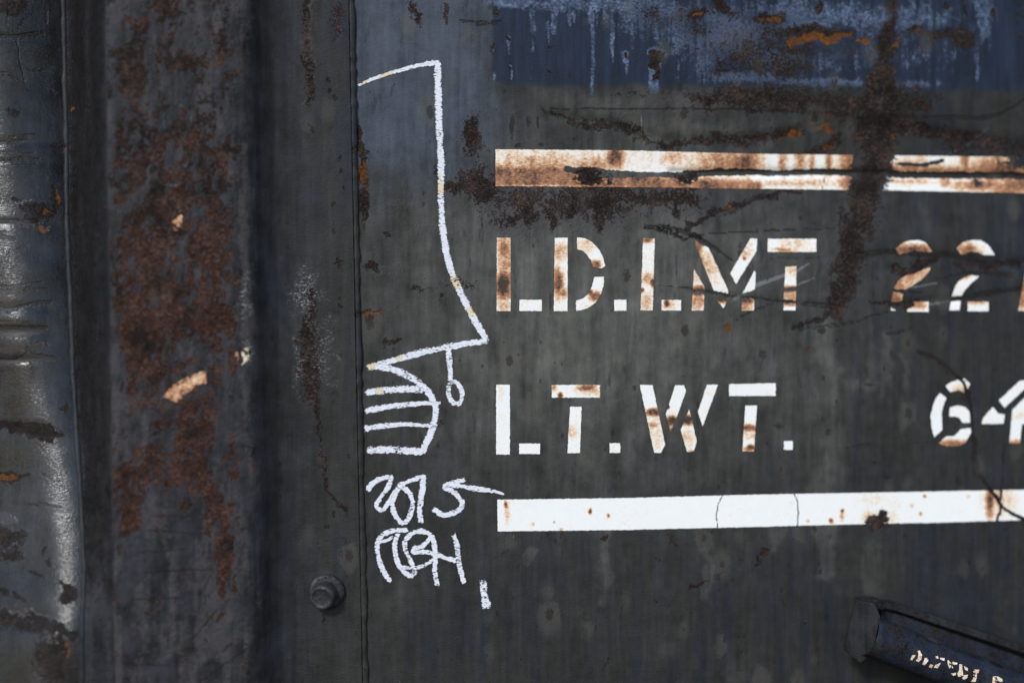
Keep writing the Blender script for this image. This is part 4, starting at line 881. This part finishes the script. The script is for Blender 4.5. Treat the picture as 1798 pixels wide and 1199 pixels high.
def lathe(profile, seg, M, wob=0.0, hexa=0.0):
    V = []; 
    for (r, z) in profile:
        for k in range(seg):
            a = 2 * math.pi * k / seg
            rr = r * (1 + wob * math.sin(3 * a + 1))
            if hexa: rr *= 1 - hexa * (1 - math.cos(math.pi / 6) / math.cos((a % (math.pi / 3)) - math.pi / 6)) * -1 if False else 1
            V.append(tuple(M @ Vector((rr * math.cos(a), rr * math.sin(a), z))))
    F = []
    for i in range(len(profile) - 1):
        for k in range(seg):
            F.append((i * seg + k, i * seg + (k + 1) % seg, (i + 1) * seg + (k + 1) % seg, (i + 1) * seg + k))
    F.append(tuple(range((len(profile) - 1) * seg, len(profile) * seg)))
    return np.array(V), F
bc = Vector(unproject(573, 1038, .006))
ax = Vector((-.30, -1, -.22)).normalized()
Mb = Matrix.Translation(bc) @ ax.to_track_quat('Z', 'Y').to_matrix().to_4x4()
Mw = Matrix.Translation(bc) @ Vector((-.04, -1, -.03)).normalized().to_track_quat('Z', 'Y').to_matrix().to_4x4()
bv, bf = lathe([(.0118, .0), (.0128, .006), (.0132, .013), (.0130, .0165), (.0118, .0185), (.0100, .0188), (.0088, .0178), (.0070, .0174), (.003, .0176)], 40, Mb, .012)
bolt = link('bolt', bv, bf, STEEL, car, const_attrs(bv, .22, .9, gloss=.6, pale=.6), True, 'domed rusty bolt on the post flange')
wv, wf_ = lathe([(.0182, -.001), (.0184, .003), (.0176, .0048), (.0150, .0052), (.006, .0052)], 44, Mw, .01)
link('washer', wv, wf_, STEEL, bolt, const_attrs(wv, .34, .9, gloss=.5, pale=.5))

# ------------------------------------------------------------------ tube on its bracket, low at the right
p0 = Vector(unproject(1524, 1114.4, .050)); p1 = Vector(unproject(1920, 1266, .050))
axis = (p1 - p0).normalized(); nrm = Vector((0, -1, 0)); up = axis.cross(nrm).normalized()
if up.z < 0: up = -up
RT = .0215
K = 40; NL = 90; TL = (p1 - p0).length
V = []; 
for i in range(NL + 1):
    c = p0 + axis * (TL * i / NL)
    for k in range(K):
        a = 2 * math.pi * k / K
        rr = RT
        dent = .0005 * math.sin(i * .7 + k * .4)
        V.append(tuple(c + (up * math.sin(a) + nrm * math.cos(a)) * (rr + dent)))
V = np.array(V); i = np.arange((NL + 1) * K).reshape(NL + 1, K); j = np.roll(i, -1, 1)
F = np.stack([i[:-1], i[1:], j[1:], j[:-1]], -1).reshape(-1, 4)
tn = fbm(V[:, 0] * 60, V[:, 2] * 60, 7, 3)
tube = link('tube', V, F, STEEL, car, const_attrs(V, .34 + 1.0 * (tn - .5), .9, navy=.55, slate=.5, gloss=.1, blue=.05 + .5 * (tn - .5), dark=.40 + .6 * (tn - .5)), True, 'dark blue stencilled steel tube held against the car side')

def prism(name, pts, depth, parent, rust=.2, tint=.6, navy=0., label=None, bev=.0012):
    """pts: 3-D outline; extruded by the vector depth"""
    import bmesh
    bm = bmesh.new(); d = Vector(depth)
    vs_ = [bm.verts.new(Vector(p)) for p in pts]; f = bm.faces.new(vs_)
    r = bmesh.ops.extrude_face_region(bm, geom=[f])
    for v in [g for g in r['geom'] if isinstance(g, bmesh.types.BMVert)]: v.co += d
    bmesh.ops.recalc_face_normals(bm, faces=bm.faces)
    bmesh.ops.bevel(bm, geom=bm.edges[:], offset=bev, segments=2, affect='EDGES', profile=.6)
    bmesh.ops.triangulate(bm, faces=bm.faces)
    Vv = np.array([tuple(v.co) for v in bm.verts]); Ff = [[v.index for v in fc.verts] for fc in bm.faces]
    bm.free()
    return link(name, Vv, np.array(Ff), STEEL, parent, const_attrs(Vv, rust, tint, navy=navy, gloss=0., slate=.9, dark=.45), False, label)
plate = [(1503, 1052), (1536, 1060), (1546, 1083), (1538, 1120), (1530, 1148), (1511, 1164), (1481, 1139), (1487, 1112), (1495, 1083)]
hp = [.040 + .00035 * (x - 1481) for x, y in plate]
prism('end_plate', [unproject(x, y, h) for (x, y), h in zip(plate, hp)], Vector((.003, .008, 0)), tube, .12, .35, label='grey end plate of the tube')
# rail welded to the sheet above the tube
rail = [(1538, 1052, .0), (1560, 1052, 0), (1900, 1166, 0), (1900, 1178, 0), (1560, 1066, 0), (1538, 1062, 0)]
prism('bracket_rail', [unproject(x, y, .004) for x, y, _ in rail], Vector((0, -.020, 0)), car, .45, .6, navy=.3, label='rusty rail welded above the tube')
web = [(1545, 1066), (1900, 1190), (1900, 1225), (1545, 1100)]
prism('bracket_web', [unproject(x, y, .012) for x, y in web], Vector((0, -.004, 0)), car, .4, .6, navy=.5)
lug = [(1500, 1046), (1532, 1046), (1540, 1064), (1504, 1058)]
prism('bracket_lug', [unproject(x, y, .010) for x, y in lug], Vector((0, -.022, 0)), car, .5, .4)

# stencil on the tube: place photo pixels onto the cylinder
def on_tube(v, lift=.0004):
    P = []
    for x, y in v:
        d = Vector(unproject(x, y, .05 + RT)) - p0
        t = d.dot(axis); s = max(-.96, min(.96, d.dot(up) / RT))
        cth = math.sqrt(1 - s * s)
        P.append(tuple(p0 + axis * t + (up * s + nrm * cth) * (RT + lift)))
    return np.array(P)
ZT = zf(1590, 1080, 8.644)
TL_ = [('D', [[(75, 670), (100, 600), (150, 600), (110, 680)], [(130, 690), (190, 640), (195, 580), (180, 540), (215, 530), (250, 600), (240, 660), (200, 705)]]),
       ('I', [[(255, 740), (290, 640), (350, 640), (345, 680), (300, 755)]]),
       ('E', [[(355, 780), (375, 735), (420, 750), (400, 800)], [(455, 620), (495, 615), (500, 655), (460, 650)], [(430, 790), (455, 745), (535, 715), (490, 795)], [(525, 640), (600, 650), (590, 690), (530, 670)]]),
       ('S', [[(640, 680), (680, 680), (695, 730), (720, 800), (660, 800), (640, 750)], [(710, 705), (790, 720), (785, 750), (720, 740)], [(690, 880), (770, 865), (765, 905), (730, 915)]]),
       ('E', [[(820, 740), (865, 745), (860, 800), (880, 920), (800, 930), (785, 880), (815, 810)], [(890, 770), (950, 800), (945, 845), (905, 825)], [(850, 960), (890, 900), (945, 895), (930, 950), (890, 975)]]),
       ('L', [[(1030, 820), (1130, 830), (1110, 870), (1085, 880), (1065, 1005), (995, 1005), (1030, 930)]]),
       ('F', [[(1330, 930), (1390, 925), (1470, 960), (1475, 1010), (1440, 1010), (1385, 980), (1370, 1100), (1300, 1100)]])]
for k, (ch, polys) in enumerate(TL_):
    paint_obj('stencil_letter', [ZT(p) for p in polys], tube, 80 + k, 'worn cream stencil letter on the tube', place=on_tube, step=1.5, stain_add=.34, worn_add=.12)
# pressed slot along the tube
slot = []
for (x, y) in [(1615, 1116), (1772, 1172), (1772, 1177), (1615, 1121)]: slot.append((x, y))
sv, sf2 = poly_mesh([slot], 3, 0.1, 3)
link('tube_slot', on_tube(sv, .0003), np.array(sf2), STEEL, tube, const_attrs(sv, .1, .2, dark=1.2, gloss=0), True)
